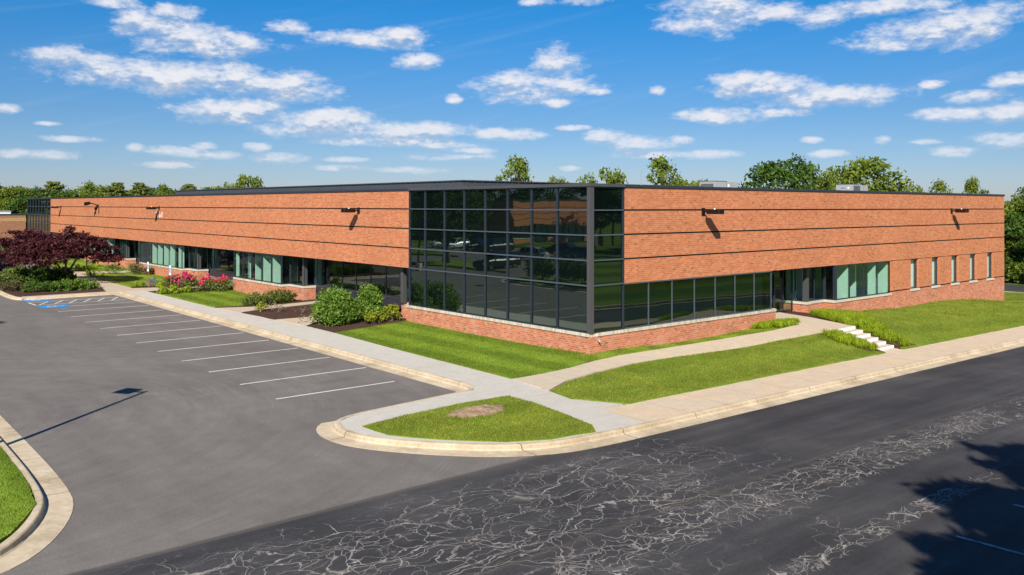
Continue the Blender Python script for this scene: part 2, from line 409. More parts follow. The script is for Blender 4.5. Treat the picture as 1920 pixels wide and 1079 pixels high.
def sill_mat():
    mm, t, out = newmat('stone_sill'); g = t.put('ShaderNodeNewGeometry'); P = t.sep(g.outputs['Position']); N = t.sep(g.outputs['True Normal'])
    side = t.math('GREATER_THAN', t.math('ABSOLUTE', N[0]), .5)
    s = t.math('ADD', P[0], P[1]); f = t.math('FRACT', t.math('DIVIDE', s, .1016))
    mo = t.math('LESS_THAN', t.math('MINIMUM', f, t.math('SUBTRACT', 1.0, f)), .07)
    wn = t.put('ShaderNodeTexWhiteNoise', noise_dimensions='1D'); t.link(t.math('FLOOR', t.math('DIVIDE', s, .1016)), wn.inputs['W'])
    c = t.ramp(wn.outputs['Value'], [(0, (.46, .40, .31)), (.5, (.58, .52, .42)), (1, (.66, .61, .52))])
    c = t.mix(t.math('MULTIPLY', mo, .6), c, (.36, .26, .18))
    princ(t, out, c, .85); return mm
M_SILL = sill_mat()
M_STONE = simple('white_stone', (.58, .52, .43), .8, 0, .08)
M_WHITE = simple('white_paint', (.80, .79, .77), .6, 0, .05)

def asphalt_light():
    mm, t, out = newmat('asphalt_grey'); g = pos(t); P = t.sep(g)
    a = t.noise(g, .16, 5, .6); b = t.noise(g, 26, 3, .7); c3 = t.noise(g, 1.4, 4, .6)
    c = t.ramp(a, [(.3, (.152, .138, .127)), (.5, (.170, .154, .141)), (.7, (.190, .172, .157))])
    k = t.mapr(b, .25, .75, .78, 1.22); c = t.mix(1.0, c, t.comb(k, k, k), 'MULTIPLY')
    k = t.mapr(c3, .3, .7, .93, 1.07); c = t.mix(1.0, c, t.comb(k, k, k), 'MULTIPLY')
    # tyre arcs swinging from the lot into the road
    dx = t.math('ADD', P[0], 22.0); dy = t.math('SUBTRACT', P[1], 5.0)
    rad = t.math('SQRT', t.math('ADD', t.math('MULTIPLY', dx, dx), t.math('MULTIPLY', dy, dy)))
    arc = t.noise(t.comb(t.math('MULTIPLY', rad, 2.9), t.math('MULTIPLY', t.math('ARCTAN2', dy, dx), 1.6), 0.0), 1.0, 5, .6)
    k = t.mapr(arc, .38, .68, .945, 1.075); c = t.mix(1.0, c, t.comb(k, k, k), 'MULTIPLY')
    # stall wear: pale drive lane, darker where cars drip
    st = t.noise(t.comb(t.math('MULTIPLY', P[0], 2.2), t.math('MULTIPLY', P[1], .30), 2.0), .5, 5, .6)
    k = t.mapr(st, .35, .7, .91, 1.07); c = t.mix(1.0, c, t.comb(k, k, k), 'MULTIPLY')
    rl = t.math('ABSOLUTE', t.math('SUBTRACT', t.noise(t.comb(t.math('MULTIPLY', rad, 1.1), t.math('MULTIPLY', t.math('ARCTAN2', dy, dx), .8), 4.0), 1.0, 3, .5), .5))
    rm = t.math('MULTIPLY', t.mapr(rl, 0.0, .012, 1, 0), t.mapr(t.noise(g, .35, 4, .6), .48, .66))
    c = t.mix(t.math('MULTIPLY', rm, .22), c, (.30, .28, .26))
    fy = t.math('ABSOLUTE', t.math('SUBTRACT', t.math('FRACT', t.math('DIVIDE', t.math('SUBTRACT', P[1], 1.7337), 2.743)), .5))
    oil = t.math('MULTIPLY', t.mapr(t.math('ADD', fy, t.math('MULTIPLY', t.noise(g, 2.5, 5, .7), .35)), .20, .34, 1, 0, True), t.mapr(t.math('ABSOLUTE', t.math('ADD', P[0], 9.0)), 1.3, .3, 0, 1, True))
    oil = t.math('MULTIPLY', oil, t.mapr(t.noise(g, .33, 3), .42, .62))
    c = t.mix(t.math('MULTIPLY', oil, .45), c, (.085, .075, .068))
    edge = t.mapr(t.math('ADD', P[1], t.math('MULTIPLY', t.noise(g, 3, 3), .08)), -7.82, -7.72, 1, 0)
    c = t.mix(t.math('MULTIPLY', edge, .75), c, (.06, .055, .05))
    # a few hairline pale scratches
    vo = t.put('ShaderNodeTexVoronoi', feature='DISTANCE_TO_EDGE'); vo.inputs['Scale'].default_value = .23
    t.link(t.vmath('ADD', g, t.vmath('MULTIPLY', t.noise(g, .9, 4, .6, out='Color'), (1.6, 1.6, 0))), vo.inputs['Vector'])
    ck = t.math('MULTIPLY', t.mapr(vo.outputs[0], 0.0, .012, 1, 0), t.mapr(t.noise(g, .35, 3), .52, .66))
    c = t.mix(t.math('MULTIPLY', ck, .18), c, (.26, .24, .22))
    princ(t, out, c, .9, 0, bump(t, b, .25, .01), .25); return mm
def asphalt_dark():
    mm, t, out = newmat('asphalt_dark'); g = pos(t); P = t.sep(g)
    a = t.noise(g, .3, 5, .6); b = t.noise(g, 30, 3, .7)
    c = t.ramp(a, [(.3, (.031, .031, .033)), (.5, (.045, .044, .046)), (.70, (.066, .063, .063))])
    k = t.mapr(b, .25, .75, .72, 1.3); c = t.mix(1.0, c, t.comb(k, k, k), 'MULTIPLY')
    lane = t.noise(t.comb(t.math('MULTIPLY', P[0], .12), t.math('MULTIPLY', P[1], 1.5), 0), 1.0, 4, .6)
    k = t.mapr(lane, .35, .68, .82, 1.38); c = t.mix(1.0, c, t.comb(k, k, k), 'MULTIPLY')
    warp = t.vmath('MULTIPLY', t.vmath('SUBTRACT', t.noise(g, .85, 4, .52, out='Color'), (.5, .5, .5)), (1.9, 1.3, 0))
    q = t.vmath('MULTIPLY', t.vmath('ADD', g, warp), (.62, .95, 0))
    def edges(scale, w):
        vo = t.put('ShaderNodeTexVoronoi', feature='DISTANCE_TO_EDGE'); vo.inputs['Scale'].default_value = scale
        t.link(q, vo.inputs['Vector']); return t.mapr(vo.outputs[0], 0.0, w, 1, 0)
    def band(y0, hw):
        return t.mapr(t.math('ABSOLUTE', t.math('SUBTRACT', P[1], y0)), hw, hw * .35, 0, 1, True)
    # where the surface has broken up
    m_left = t.math('MULTIPLY', t.mapr(P[0], -3.0, -9.0), band(-10.8, 3.6))
    m_band = t.math('MULTIPLY', band(-13.0, 1.15), t.mapr(P[0], 16.0, -1.0))
    m_low = t.math('MULTIPLY', band(-15.35, .42), t.mapr(P[0], 1.0, -4.5))
    m_sw = t.math('MULTIPLY', t.mapr(P[0], -7.5, -12.0), t.mapr(P[1], -11.0, -13.0))
    m_sw = t.math('MULTIPLY', m_sw, .55)
    mask = t.math('MAXIMUM', t.math('MAXIMUM', t.math('MULTIPLY', m_left, .75), m_band), t.math('MAXIMUM', m_low, m_sw))
    n1 = t.noise(g, .55, 4, .6)
    mk1 = t.mapr(t.math('ADD', mask, t.math('SUBTRACT', n1, .5)), .35, .85, 0, 1, True)
    edge_more = t.math('MULTIPLY', edges(1.9, .012), t.mapr(t.math('ADD', mask, t.math('MULTIPLY', t.math('SUBTRACT', t.noise(g, .38, 4, .6), .5), 2.2)), .30, .75, 0, 1, True))
    big = t.math('MULTIPLY', edges(1.0, .010), mk1)
    fine = t.math('MULTIPLY', edges(3.4, .026), t.mapr(t.math('ADD', t.math('MULTIPLY', mask, .9), t.math('MULTIPLY', t.math('SUBTRACT', t.noise(g, .8, 5, .65), .5), 1.9)), .42, .95, 0, 1, True))
    grit = t.mapr(t.noise(g, 9.0, 6, .8), .46, .66)
    pw = t.math('MULTIPLY', t.mapr(t.math('ADD', t.math('MULTIPLY', mask, .8), t.math('MULTIPLY', t.math('SUBTRACT', t.noise(g, 1.1, 6, .7), .5), 2.4)), .72, 1.3, 0, 1, True), grit)
    # scattered worn specks along the wheel tracks further off
    sp = t.math('MULTIPLY', t.mapr(t.noise(t.vmath('MULTIPLY', g, (2.0, 5.0, 1)), 1.6, 6, .75), .66, .74), t.math('MAXIMUM', t.mapr(t.math('ABSOLUTE', t.math('ADD', P[1], 11.3)), 1.0, .2), t.mapr(t.math('ABSOLUTE', t.math('ADD', P[1], 13.2)), 1.0, .2)))
    tot = t.math('MAXIMUM', t.math('MAXIMUM', t.math('MAXIMUM', big, t.math('MULTIPLY', edge_more, .85)), t.math('MULTIPLY', fine, .9)), t.math('MAXIMUM', t.math('MULTIPLY', pw, .85), t.math('MULTIPLY', sp, .8)))
    tot = t.math('MULTIPLY', tot, t.mapr(b, .2, .6, .55, 1.0))
    c = t.mix(tot, c, t.ramp(t.noise(g, 2.5, 3), [(.35, (.34, .30, .26)), (.65, (.52, .48, .43))]))
    tot = t.math('MULTIPLY', tot, t.mapr(P[0], -9.0, 9.0, 1.0, .45))
    # long paving joint
    jl = t.mapr(t.math('ABSOLUTE', t.math('ADD', t.math('ADD', P[1], 12.15), t.math('MULTIPLY', t.math('SUBTRACT', t.noise(g, .6, 4), .5), .12))), .035, .10, .55, 0)
    c = t.mix(jl, c, (.085, .072, .060))
    princ(t, out, c, .82, 0, bump(t, b, .3, .01), .3); return mm
M_ASPH = asphalt_light(); M_ROAD = asphalt_dark()
M_LINE = None
def line_mat(name, col, lo, hi, under):
    mm, t, out = newmat(name); g = pos(t)
    n = t.noise(g, 6, 6, .7); w = t.mapr(n, lo, hi)
    princ(t, out, t.mix(w, tuple(col), tuple(under)), .7); return mm
M_LINE = line_mat('line_paint', (.66, .65, .62), .55, .78, (.2, .19, .18))
M_LINE_OLD = line_mat('worn_line_paint', (.40, .40, .42), .45, .7, (.05, .05, .055))
M_BLUE = line_mat('blue_paint', (.025, .26, .62), .55, .8, (.1, .16, .22))
M_MULCH = None
def mulch():
    mm, t, out = newmat('mulch'); g = pos(t); n = t.noise(g, 18, 5, .75); n2 = t.noise(g, 1.2, 3)
    c = t.ramp(n, [(.3, (.028, .016, .012)), (.5, (.075, .043, .032)), (.7, (.15, .092, .070))])
    k = t.mapr(n2, .3, .7, .85, 1.15); c = t.mix(1.0, c, t.comb(k, k, k), 'MULTIPLY')
    princ(t, out, c, .95, 0, bump(t, n, .9, .04), .1); return mm
M_MULCH = mulch()
def dirt_mat():
    mm, t, out = newmat('bare_soil'); g = pos(t); n = t.noise(g, 9, 5, .7)
    c = t.ramp(n, [(.3, (.17, .11, .065)), (.5, (.30, .21, .135)), (.7, (.42, .31, .21))])
    princ(t, out, c, .95, 0, bump(t, n, .7, .03), .1); return mm
M_DIRT = dirt_mat()
def lawn_mat(name, dirv=(0, 1), per=1.15, tone=1.0, yel=.5, amp=1.0):
    mm, t, out = newmat(name); g = pos(t); P = t.sep(g)
    s = t.math('ADD', t.math('MULTIPLY', P[0], dirv[0]), t.math('MULTIPLY', P[1], dirv[1]))
    s = t.math('ADD', s, t.math('MULTIPLY', t.math('SUBTRACT', t.noise(g, .4, 3), .5), .5))
    st = t.mapr(t.math('SINE', t.math('MULTIPLY', s, math.pi / per)), -.7, .7, .5 - amp / 2, .5 + amp / 2, True)
    a = t.noise(g, .5, 5, .65); f = t.noise(g, 22, 4, .75); md = t.noise(g, 2.6, 5, .65)
    c1 = tuple(x * tone for x in (.100, .172, .012)); c2 = tuple(x * tone for x in (.200, .285, .032))
    c = t.mix(st, c1, c2)
    c = t.mix(t.mapr(a, .45, .7, 0, yel, True), c, tuple(x * tone for x in (.26, .30, .035)))
    c = t.mix(t.mapr(md, .55, .78, 0, .4, True), c, tuple(x * tone for x in (.075, .145, .012)))
    k = t.mapr(f, .25, .75, .62, 1.38); c = t.mix(1.0, c, t.comb(k, k, k), 'MULTIPLY')
    princ(t, out, c, .9, 0, bump(t, f, .5, .04), .12); return mm
M_LAWN_L = lawn_mat('lawn_left', (1, 0), .95, 1.0, .45, .7)
M_LAWN_R = lawn_mat('lawn_right', (.08, 1), 1.1, .95, .75, .3)
M_FIELD = lawn_mat('field_grass', (0, 1), 4.0, .60, .4)
def leaf_mat(name, cols, trans=.35, rough=.6, stripe=None):
    mm, t, out = newmat(name); g = t.put('ShaderNodeNewGeometry')
    c = t.ramp(g.outputs['Random Per Island'], [(i / (len(cols) - 1), x) for i, x in enumerate(cols)])
    n = t.noise(g.outputs['Position'], .8, 3); k = t.mapr(n, .3, .7, .8, 1.2); c = t.mix(1.0, c, t.comb(k, k, k), 'MULTIPLY')
    if stripe:      # mowing stripes
        P = t.sep(g.outputs['Position']); s = t.math('ADD', t.math('MULTIPLY', P[0], stripe[0]), t.math('MULTIPLY', P[1], stripe[1]))
        s = t.math('ADD', s, t.math('MULTIPLY', t.math('SUBTRACT', t.noise(g.outputs['Position'], .4, 3), .5), .6))
        k = t.mapr(t.math('SINE', t.math('MULTIPLY', s, math.pi / stripe[2])), -.6, .6, 1.08 - stripe[3], 1.08 + stripe[3], True)
        k = t.math('MULTIPLY', k, t.mapr(t.noise(g.outputs['Position'], 2.4, 5, .65), .35, .7, .84, 1.17))
        c = t.mix(1.0, c, t.comb(k, k, k), 'MULTIPLY')
        c = t.mix(t.mapr(t.noise(g.outputs['Position'], .7, 4, .6), .48, .72, 0, .55, True), c, t.mix(1.0, c, (1.35, 1.08, 1.1), 'MULTIPLY'))
    p = t.put('ShaderNodeBsdfPrincipled'); t.link(c, p.inputs['Base Color']); p.inputs['Roughness'].default_value = rough; p.inputs['Specular IOR Level'].default_value = .25
    tr = t.put('ShaderNodeBsdfTranslucent'); t.link(t.mix(1.0, c, (1.1, 1.15, .6), 'MULTIPLY'), tr.inputs[0])
    mx = t.put('ShaderNodeMixShader'); mx.inputs[0].default_value = trans
    t.link(p.outputs[0], mx.inputs[1]); t.link(tr.outputs[0], mx.inputs[2]); t.link(mx.outputs[0], out.inputs[0]); return mm
M_BLADE_L = leaf_mat('grass_blades_left', [(.112, .19, .014), (.178, .27, .025), (.26, .325, .04)], .4, .6, (1, 0, .95, .16))
M_BLADE_R = leaf_mat('grass_blades_right', [(.118, .178, .018), (.200, .258, .032), (.33, .315, .055)], .4, .6, (.08, 1, 1.1, .06))
M_LEAF_OAK = leaf_mat('leaf_oak', [(.045, .095, .015), (.070, .135, .02), (.115, .19, .03)])
M_LEAF_LIGHT = leaf_mat('leaf_light', [(.12, .165, .02), (.175, .235, .028), (.25, .30, .045)])
M_LEAF_DARK = leaf_mat('leaf_dark', [(.035, .07, .01), (.06, .105, .014), (.10, .15, .02)])
M_LEAF_PINE = leaf_mat('leaf_pine', [(.14, .175, .04), (.20, .235, .055), (.27, .30, .08)])
M_LEAF_MAPLE = leaf_mat('leaf_purple', [(.035, .007, .012), (.070, .012, .021), (.12, .028, .036), (.10, .05, .035)], .25)
M_LEAF_SHRUB = leaf_mat('leaf_shrub', [(.08, .155, .015), (.14, .25, .03), (.25, .37, .07)], .35)
M_LEAF_GOLD = leaf_mat('leaf_gold', [(.16, .20, .015), (.27, .31, .022), (.34, .36, .04)], .35)
M_LEAF_JUNI = leaf_mat('leaf_juniper', [(.085, .125, .025), (.13, .18, .035), (.19, .20, .05)], .25)
M_LEAF_BARB = leaf_mat('leaf_barberry', [(.05, .06, .02), (.09, .10, .03), (.12, .05, .04)], .25)
M_LEAF_DRY = leaf_mat('leaf_dry', [(.12, .11, .06), (.20, .18, .12), (.28, .25, .18)], .2)
M_LEAF_YELLOW = leaf_mat('leaf_hakone', [(.17, .26, .010), (.28, .38, .012), (.40, .46, .03)], .4)
M_ROSE = leaf_mat('petal_pink', [(.65, .015, .12), (.80, .03, .25), (.75, .05, .10)], .2)
M_ROSE_RED = leaf_mat('petal_red', [(.55, .01, .03), (.70, .02, .06)], .2)
M_LAV = leaf_mat('petal_lavender', [(.10, .08, .30), (.18, .13, .42), (.12, .14, .12)], .2)
M_BARK = simple('bark', (.13, .10, .075), .9, 0, .35, 9)
M_FRAME = simple('window_metal', (.034, .046, .066), .38, .35, .08, 2, .5)
M_FRAME_LT = simple('window_metal_pale_lit', (.13, .155, .20), .35, .5, .08, 2, .5)  # pale ribbon frames; on transoms the paler tone paints in light from above
M_COLUMN = simple('corner_column_metal', (.095, .095, .100), .5, .3, .06, 1, .5)
M_COPING = simple('coping_metal', (.050, .062, .085), .45, .4, .06, 1, .4)
M_SEAM = simple('standing_seam_metal', (.085, .097, .112), .5, .3, .06, 1, .4)
M_DARKPANEL = simple('dark_panel', (.035, .035, .050), .45, .2, .1, 2, .4)
M_BLACK = simple('black_metal', (.010, .009, .008), .45, .2, .1, 2, .4)
M_REVEAL = simple('reveal_shadow_joint', (.014, .010, .010), .9, 0, .2, 5)
M_SOFFIT = simple('soffit', (.10, .075, .06), .9)
M_ROOF = simple('roof_membrane', (.30, .30, .29), .9, 0, .15, .5)
M_INT_WALL = simple('interior_wall', (.68, .74, .70), .8, 0, .03)
M_INT_FLOOR = simple('interior_floor', (.20, .21, .20), .8)
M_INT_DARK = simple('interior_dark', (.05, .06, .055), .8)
M_POST = simple('copper_post', (.26, .13, .065), .7)
M_AC = simple('unit_metal', (.40, .40, .40), .5, .2, .06)
M_AC_DK = simple('unit_louvre', (.16, .16, .16), .6, .2, .06)
def glass_reflective():
    mm, t, out = newmat('reflective_glass'); g = pos(t)
    n = t.noise(g, .55, 2, .4)
    b = t.put('ShaderNodeBump'); b.inputs['Strength'].default_value = .5; b.inputs['Distance'].default_value = .009; t.link(n, b.inputs['Height'])
    base = t.put('ShaderNodeBsdfDiffuse'); base.inputs[0].default_value = (.003, .006, .006, 1)
    gl = t.put('ShaderNodeBsdfGlossy'); gl.inputs['Roughness'].default_value = .015; gl.inputs[0].default_value = (.80, 1.0, .92, 1)
    t.link(b.outputs[0], gl.inputs['Normal'])
    lw = t.put('ShaderNodeFresnel'); lw.inputs[0].default_value = 1.5
    f = t.math('ADD', .14, t.math('MULTIPLY', lw.outputs[0], .9), clamp=True)
    mx = t.put('ShaderNodeMixShader'); t.link(f, mx.inputs[0]); t.link(base.outputs[0], mx.inputs[1]); t.link(gl.outputs[0], mx.inputs[2]); t.link(mx.outputs[0], out.inputs[0]); return mm
def glass_clear(name, tint, refl):
    mm, t, out = newmat(name); g = pos(t)
    b = t.put('ShaderNodeBump'); b.inputs['Strength'].default_value = .4; b.inputs['Distance'].default_value = .01; t.link(t.noise(g, .8, 2, .4), b.inputs['Height'])
    tr = t.put('ShaderNodeBsdfTransparent'); tr.inputs[0].default_value = tuple(tint) + (1,)
    gl = t.put('ShaderNodeBsdfGlossy'); gl.inputs['Roughness'].default_value = .01; gl.inputs[0].default_value = (.85, 1, .95, 1); t.link(b.outputs[0], gl.inputs['Normal'])
    lw = t.put('ShaderNodeFresnel'); lw.inputs[0].default_value = 1.45
    f = t.math('ADD', refl, t.math('MULTIPLY', lw.outputs[0], .8), clamp=True)
    f = t.math('MULTIPLY', f, t.math('SUBTRACT', 1.0, t.put('ShaderNodeNewGeometry').outputs['Backfacing']))
    mx = t.put('ShaderNodeMixShader'); t.link(f, mx.inputs[0]); t.link(tr.outputs[0], mx.inputs[1]); t.link(gl.outputs[0], mx.inputs[2]); t.link(mx.outputs[0], out.inputs[0]); return mm
M_GLASS_R = glass_reflective()
M_GLASS = glass_clear('green_glass', (.81, .925, .885), .065)
M_GLASS_DK = glass_clear('dark_green_glass', (.45, .62, .56), .07)
M_GLASS_CL = glass_clear('clear_glass', (.93, .97, .95), .03)

def local(mb, name, mat, parent, smooth=False):
    return mk(name, mb.mesh(name), mat, parent, smooth)

# ================================================================== GROUND
def far_z(x, y):
    z = Vz(x, y) - .22
    r = np.hypot(x - 10, y - 30)
    return z - .0 * r
g = [(-2600, -2600), (2600, -2600), (2600, 2600), (-2600, 2600)]
mbg = MB()
xs = [-2600, -800, -300] + list(range(-150, 181, 10)) + [300, 800, 2600]; ys = [-2600, -800, -300] + list(range(-150, 241, 10)) + [300, 800, 2600]
V_ = [(x, y, float(far_z(x, y)) + (.0 if x < 56 else 0)) for y in ys for x in xs]; nx = len(xs)
me = bpy.data.meshes.new('ground'); me.from_pydata(V_, [], [(j * nx + i, j * nx + i + 1, (j + 1) * nx + i + 1, (j + 1) * nx + i) for j in range(len(ys) - 1) for i in range(nx - 1)])
struct(mk('ground', me, M_FIELD))

lot = struct(sheet('parking_lot', [(-95, -7.95), (-6.5, -7.95), (-6.5, 36.7), (-6.9, 56), (-4.5, 60), (-4.5, 112), (-95, 112)], Vz, 0, 3.0, .1, M_ASPH))
road = struct(sheet('road', [(-95, -22.5), (62, -22.5), (62, 60), (52.2, 60), (52.2, 3.2), (50.6, -4.5), (48, -7.6), (-6.4, -7.6), (-6.45, -7.953), (-95, -7.953)], Vz, -.004, 3.0, .1, M_ROAD))

# kerb with gutter swept along a path; the raised side lies to the left of the travel direction
def kerb(name, path, gut=.42, gfun=None, top=.17, h=.15, smooth=2, parent=None, zf=Vz, closed=False):
    pts = smoothpoly(path, smooth, closed); pts = resample(pts, .8, closed) if smooth < 9 else pts
    n = len(pts); rings = []
    for i in range(n):
        a = Vector(pts[(i - 1) % n] if closed else pts[max(i - 1, 0)]); b = Vector(pts[(i + 1) % n] if closed else pts[min(i + 1, n - 1)])
        t = (b - a).normalized(); nl = Vector((-t.y, t.x)); p = Vector(pts[i])
        gw = gfun(p.x, p.y) if gfun else gut; z = v1(p.x, p.y)
        prof = [(-gw, -.10), (-gw, .012), (-.03, .022), (0, .05), (.015, h - .025), (.035, h - .004), (.06, h + .004), (top, h + .005), (top + .004, -.10)]
        rings.append([(p.x + nl.x * d, p.y + nl.y * d, z + zz) for d, zz in prof])
    if closed: rings.append(rings[0])
    mb = MB(); mb.loft(rings, closed=False, caps=not closed)
    # joints between castings
    o = mb.build(name, M_KERB, parent); return struct(o)
MAIN = [(-6.62, 36.75), (-6.6, 20), (-6.6, 6), (-6.6, 0), (-6.6, -1.0), (-6.95, -1.42), (-7.8, -1.5), (-10.2, -1.72), (-11.6, -1.85), (-12.35, -2.3), (-12.62, -3.3), (-12.4, -4.4),
        (-11.45, -5.85), (-10.25, -7.1), (-9.1, -7.68), (-7.6, -7.87), (-5.5, -7.88), (0, -7.88), (12, -7.88), (30, -7.88), (45, -7.88), (48.6, -7.2), (50.6, -4.6), (51.3, 0), (51.6, 8), (51.6, 40)]
def gmain(x, y):
    if x < -6.9 and y > -2.05: return .04 + .30 * max(0, min(1, (-11.3 - x) / .8))
    return .45
kerb('kerb', MAIN, gfun=gmain)
FARK = [(-12.55, 56.0), (-12.7, 43), (-12.75, 37.6), (-12.3, 36.5), (-10.5, 36.55), (-6.62, 36.75)]
kerb('kerb', FARK, gut=.12)
kerb('kerb', [(-6.9, 55.8), (-7.6, 56.4), (-12.0, 56.4), (-12.55, 56.0)], gut=.1)
ISL = [(-24.2, 24), (-24.2, 2), (-24.2, -4.3), (-23.6, -6.1), (-22.4, -6.9), (-21.1, -6.75), (-20.3, -5.85), (-19.66, -4.4), (-19.5, -3.0), (-19.42, 0), (-19.4, 8), (-19.1, 16), (-18.4, 23), (-18.5, 27), (-20.5, 29.3), (-22.8, 28.5), (-24.2, 26)]
def gisl(x, y): return .50
kerb('kerb', ISL, gfun=gisl, closed=True)

# grass with real blades
def blades(name, poly, zf, off, dens, mat, hgt=(.022, .052), seed=0, wid=.010, holes=(), clump=0.0, label=None):
    rs = np.random.RandomState(seed); xs = [p[0] for p in poly]; ys = [p[1] for p in poly]
    A = (max(xs) - min(xs)) * (max(ys) - min(ys)); n = int(A * dens)
    x = rs.uniform(min(xs), max(xs), n); y = rs.uniform(min(ys), max(ys), n); ok = inside(poly, x, y)
    for h in holes: ok &= ~(((x - h[0]) / h[2]) ** 2 + ((y - h[1]) / h[3]) ** 2 < 1 + .5 * np.sin(7 * np.arctan2(y - h[1], x - h[0])) * .4)
    x = x[ok]; y = y[ok]; n = len(x); z = np.asarray(zf(x, y)) + off
    an = rs.uniform(0, 2 * np.pi, n); h = rs.uniform(hgt[0], hgt[1], n); lean = rs.normal(0, .5, (n, 2)) * h[:, None] * .7; w = wid * rs.uniform(.7, 1.5, n)
    dx = np.cos(an) * w; dy = np.sin(an) * w
    v = np.empty((n, 3, 3)); v[:, 0] = np.stack([x - dx, y - dy, z - .004], 1); v[:, 1] = np.stack([x + dx, y + dy, z - .004], 1); v[:, 2] = np.stack([x + lean[:, 0], y + lean[:, 1], z + h], 1)
    return npmesh(name, v.reshape(-1, 3), 3, mat)
def npmesh(name, v, k, mat, parent=None, org=(0, 0, 0), link=True):
    n = len(v) // k; me = bpy.data.meshes.new(name)
    v = v - np.array(org)
    me.vertices.add(len(v)); me.vertices.foreach_set('co', v.astype(np.float32).ravel())
    me.loops.add(len(v)); me.loops.foreach_set('vertex_index', np.arange(len(v), dtype=np.int32))
    me.polygons.add(n); me.polygons.foreach_set('loop_start', np.arange(0, len(v), k, dtype=np.int32)); me.polygons.foreach_set('loop_total', np.full(n, k, np.int32))
    me.update(calc_edges=True)
    if not link: me.materials.append(mat); return me
    return mk(name, me, mat, parent)

# concrete
NEW = [(-6.5, 36.7), (-6.5, -1.15), (-6.9, -1.58), (-7.8, -1.64), (-11.4, -1.98), (-12.15, -2.4), (-12.42, -3.3), (-12.2, -4.3), (-11.3, -5.75), (-10.15, -6.98), (-9.05, -7.55), (-7.6, -7.73),
       (-5.85, -7.74), (-5.6, -5.88), (-4.55, -5.8), (-5.36, -4.45), (-5.12, -3.2), (-4.87, -1.1), (-4.68, 6.5), (-4.45, 12), (-4.42, 15.8), (-4.9, 22), (-5.1, 25), (-5.15, 36.7)]
struct(sheet('sidewalk', NEW, Cz, 0, .9, .18, M_CONC_NEW))
TAN = [(-5.848, -7.74), (47.5, -7.74), (49.6, -6.4), (49.6, -5.9), (-4.4, -5.92), (-5.6, -5.88)]
struct(sheet('sidewalk', TAN, Cz, -.002, .9, .18, M_CONC_TAN))
WALK = [(-4.87, -1.13), (-3.47, -1.16), (-2.04, -1.02), (-.51, -.68), (.9, -.62), (3.09, -1.0), (6.15, -1.54), (9.32, -2.0), (11.6, -1.95), (12.9, -.6), (13.0, 1.15), (14.9, 1.15), (14.35, -.9), (13.1, -3.75),
        (11.64, -3.75), (11.37, -3.50), (8.32, -3.17), (3.27, -2.37), (1.75, -2.16), (.26, -1.95), (-1.75, -2.1), (-3.71, -2.5), (-5.14, -3.2)]
def zwalk(x, y): return ZW(x)
struct(sheet('walkway', WALK, zwalk, .006, .5, .35, M_CONC_WALK))
PA = .012
def zp(x, y): return Uz(x, y)
struct(sheet('garden_path', [(-5.0, 22.0), (-4.0, 21.9), (1.35, 22.3), (1.35, 23.6), (-3.2, 23.45), (-5.05, 24.2)], zp, PA, .5, .1, M_CONC_PATH))
struct(sheet('garden_path', [(-4.5, 14.6), (-3.0, 15.9), (1.3, 16.2), (1.3, 17.4), (-3.0, 17.2), (-4.6, 17.6)], zp, PA, .5, .1, M_CONC_PATH))
struct(sheet('garden_path', [(-5.15, 36.0), (-3.4, 36.5), (1.7, 36.6), (1.7, 37.9), (-3.0, 37.9), (-5.25, 38.6)], zp, PA, .5, .1, M_CONC_PATH))
struct(sheet('footpath', [(-5.15, 36.7), (-6.55, 36.7), (-12.4, 36.65), (-12.3, 37.1), (-7.3, 37.3), (-6.8, 40), (-6.7, 50), (-7.2, 56), (-10, 60.5), (-7, 61), (-5.2, 57), (-4.9, 52), (-5.2, 45), (-5.3, 38)], zp, PA + .004, .8, .12, M_CONC_PATH))
struct(sheet('footpath', [(-5.1, 53.6), (-3.8, 54.3), (1.6, 54.6), (1.6, 56.2), (-4, 56.2), (-5.9, 57.5)], zp, PA, .8, .1, M_CONC_PATH))
# steps
st = struct(MB().box(11.62, 13.12, -3.80, -3.60, -.6, .002).build('step_landing', M_CONC_WALK))
stairs = empty('stairs', (12.37, -4.6, -.78), 'straight flight of low concrete steps with white painted risers between yellow green grasses', 'stairs')
zb = v1(12.4, -5.5) + .15; nr = 6; rise = (0 - zb) / nr; tr = .35
for i in range(nr - 1):
    y1 = -3.80 - i * tr; z1 = -(i + 1) * rise
    MB().box(11.62, 13.12, y1, y1 - tr, z1 - .5, z1).build('step', M_CONC_WALK, stairs)
for i in range(nr):
    y1 = -3.80 - i * tr; z1 = -i * rise
    MB().box(11.63, 13.11, y1 - .004, y1 - .03, z1 - rise + .004, z1 + .003).build('riser', M_WHITE, stairs)
yb = -3.80 - (nr - 1) * tr
struct(sheet('stair_foot_slab', [(11.6, yb - .03), (13.5, yb - .03), (13.9, -5.95), (11.4, -5.95)], Cz, .004, .5, .2, M_CONC_TAN))

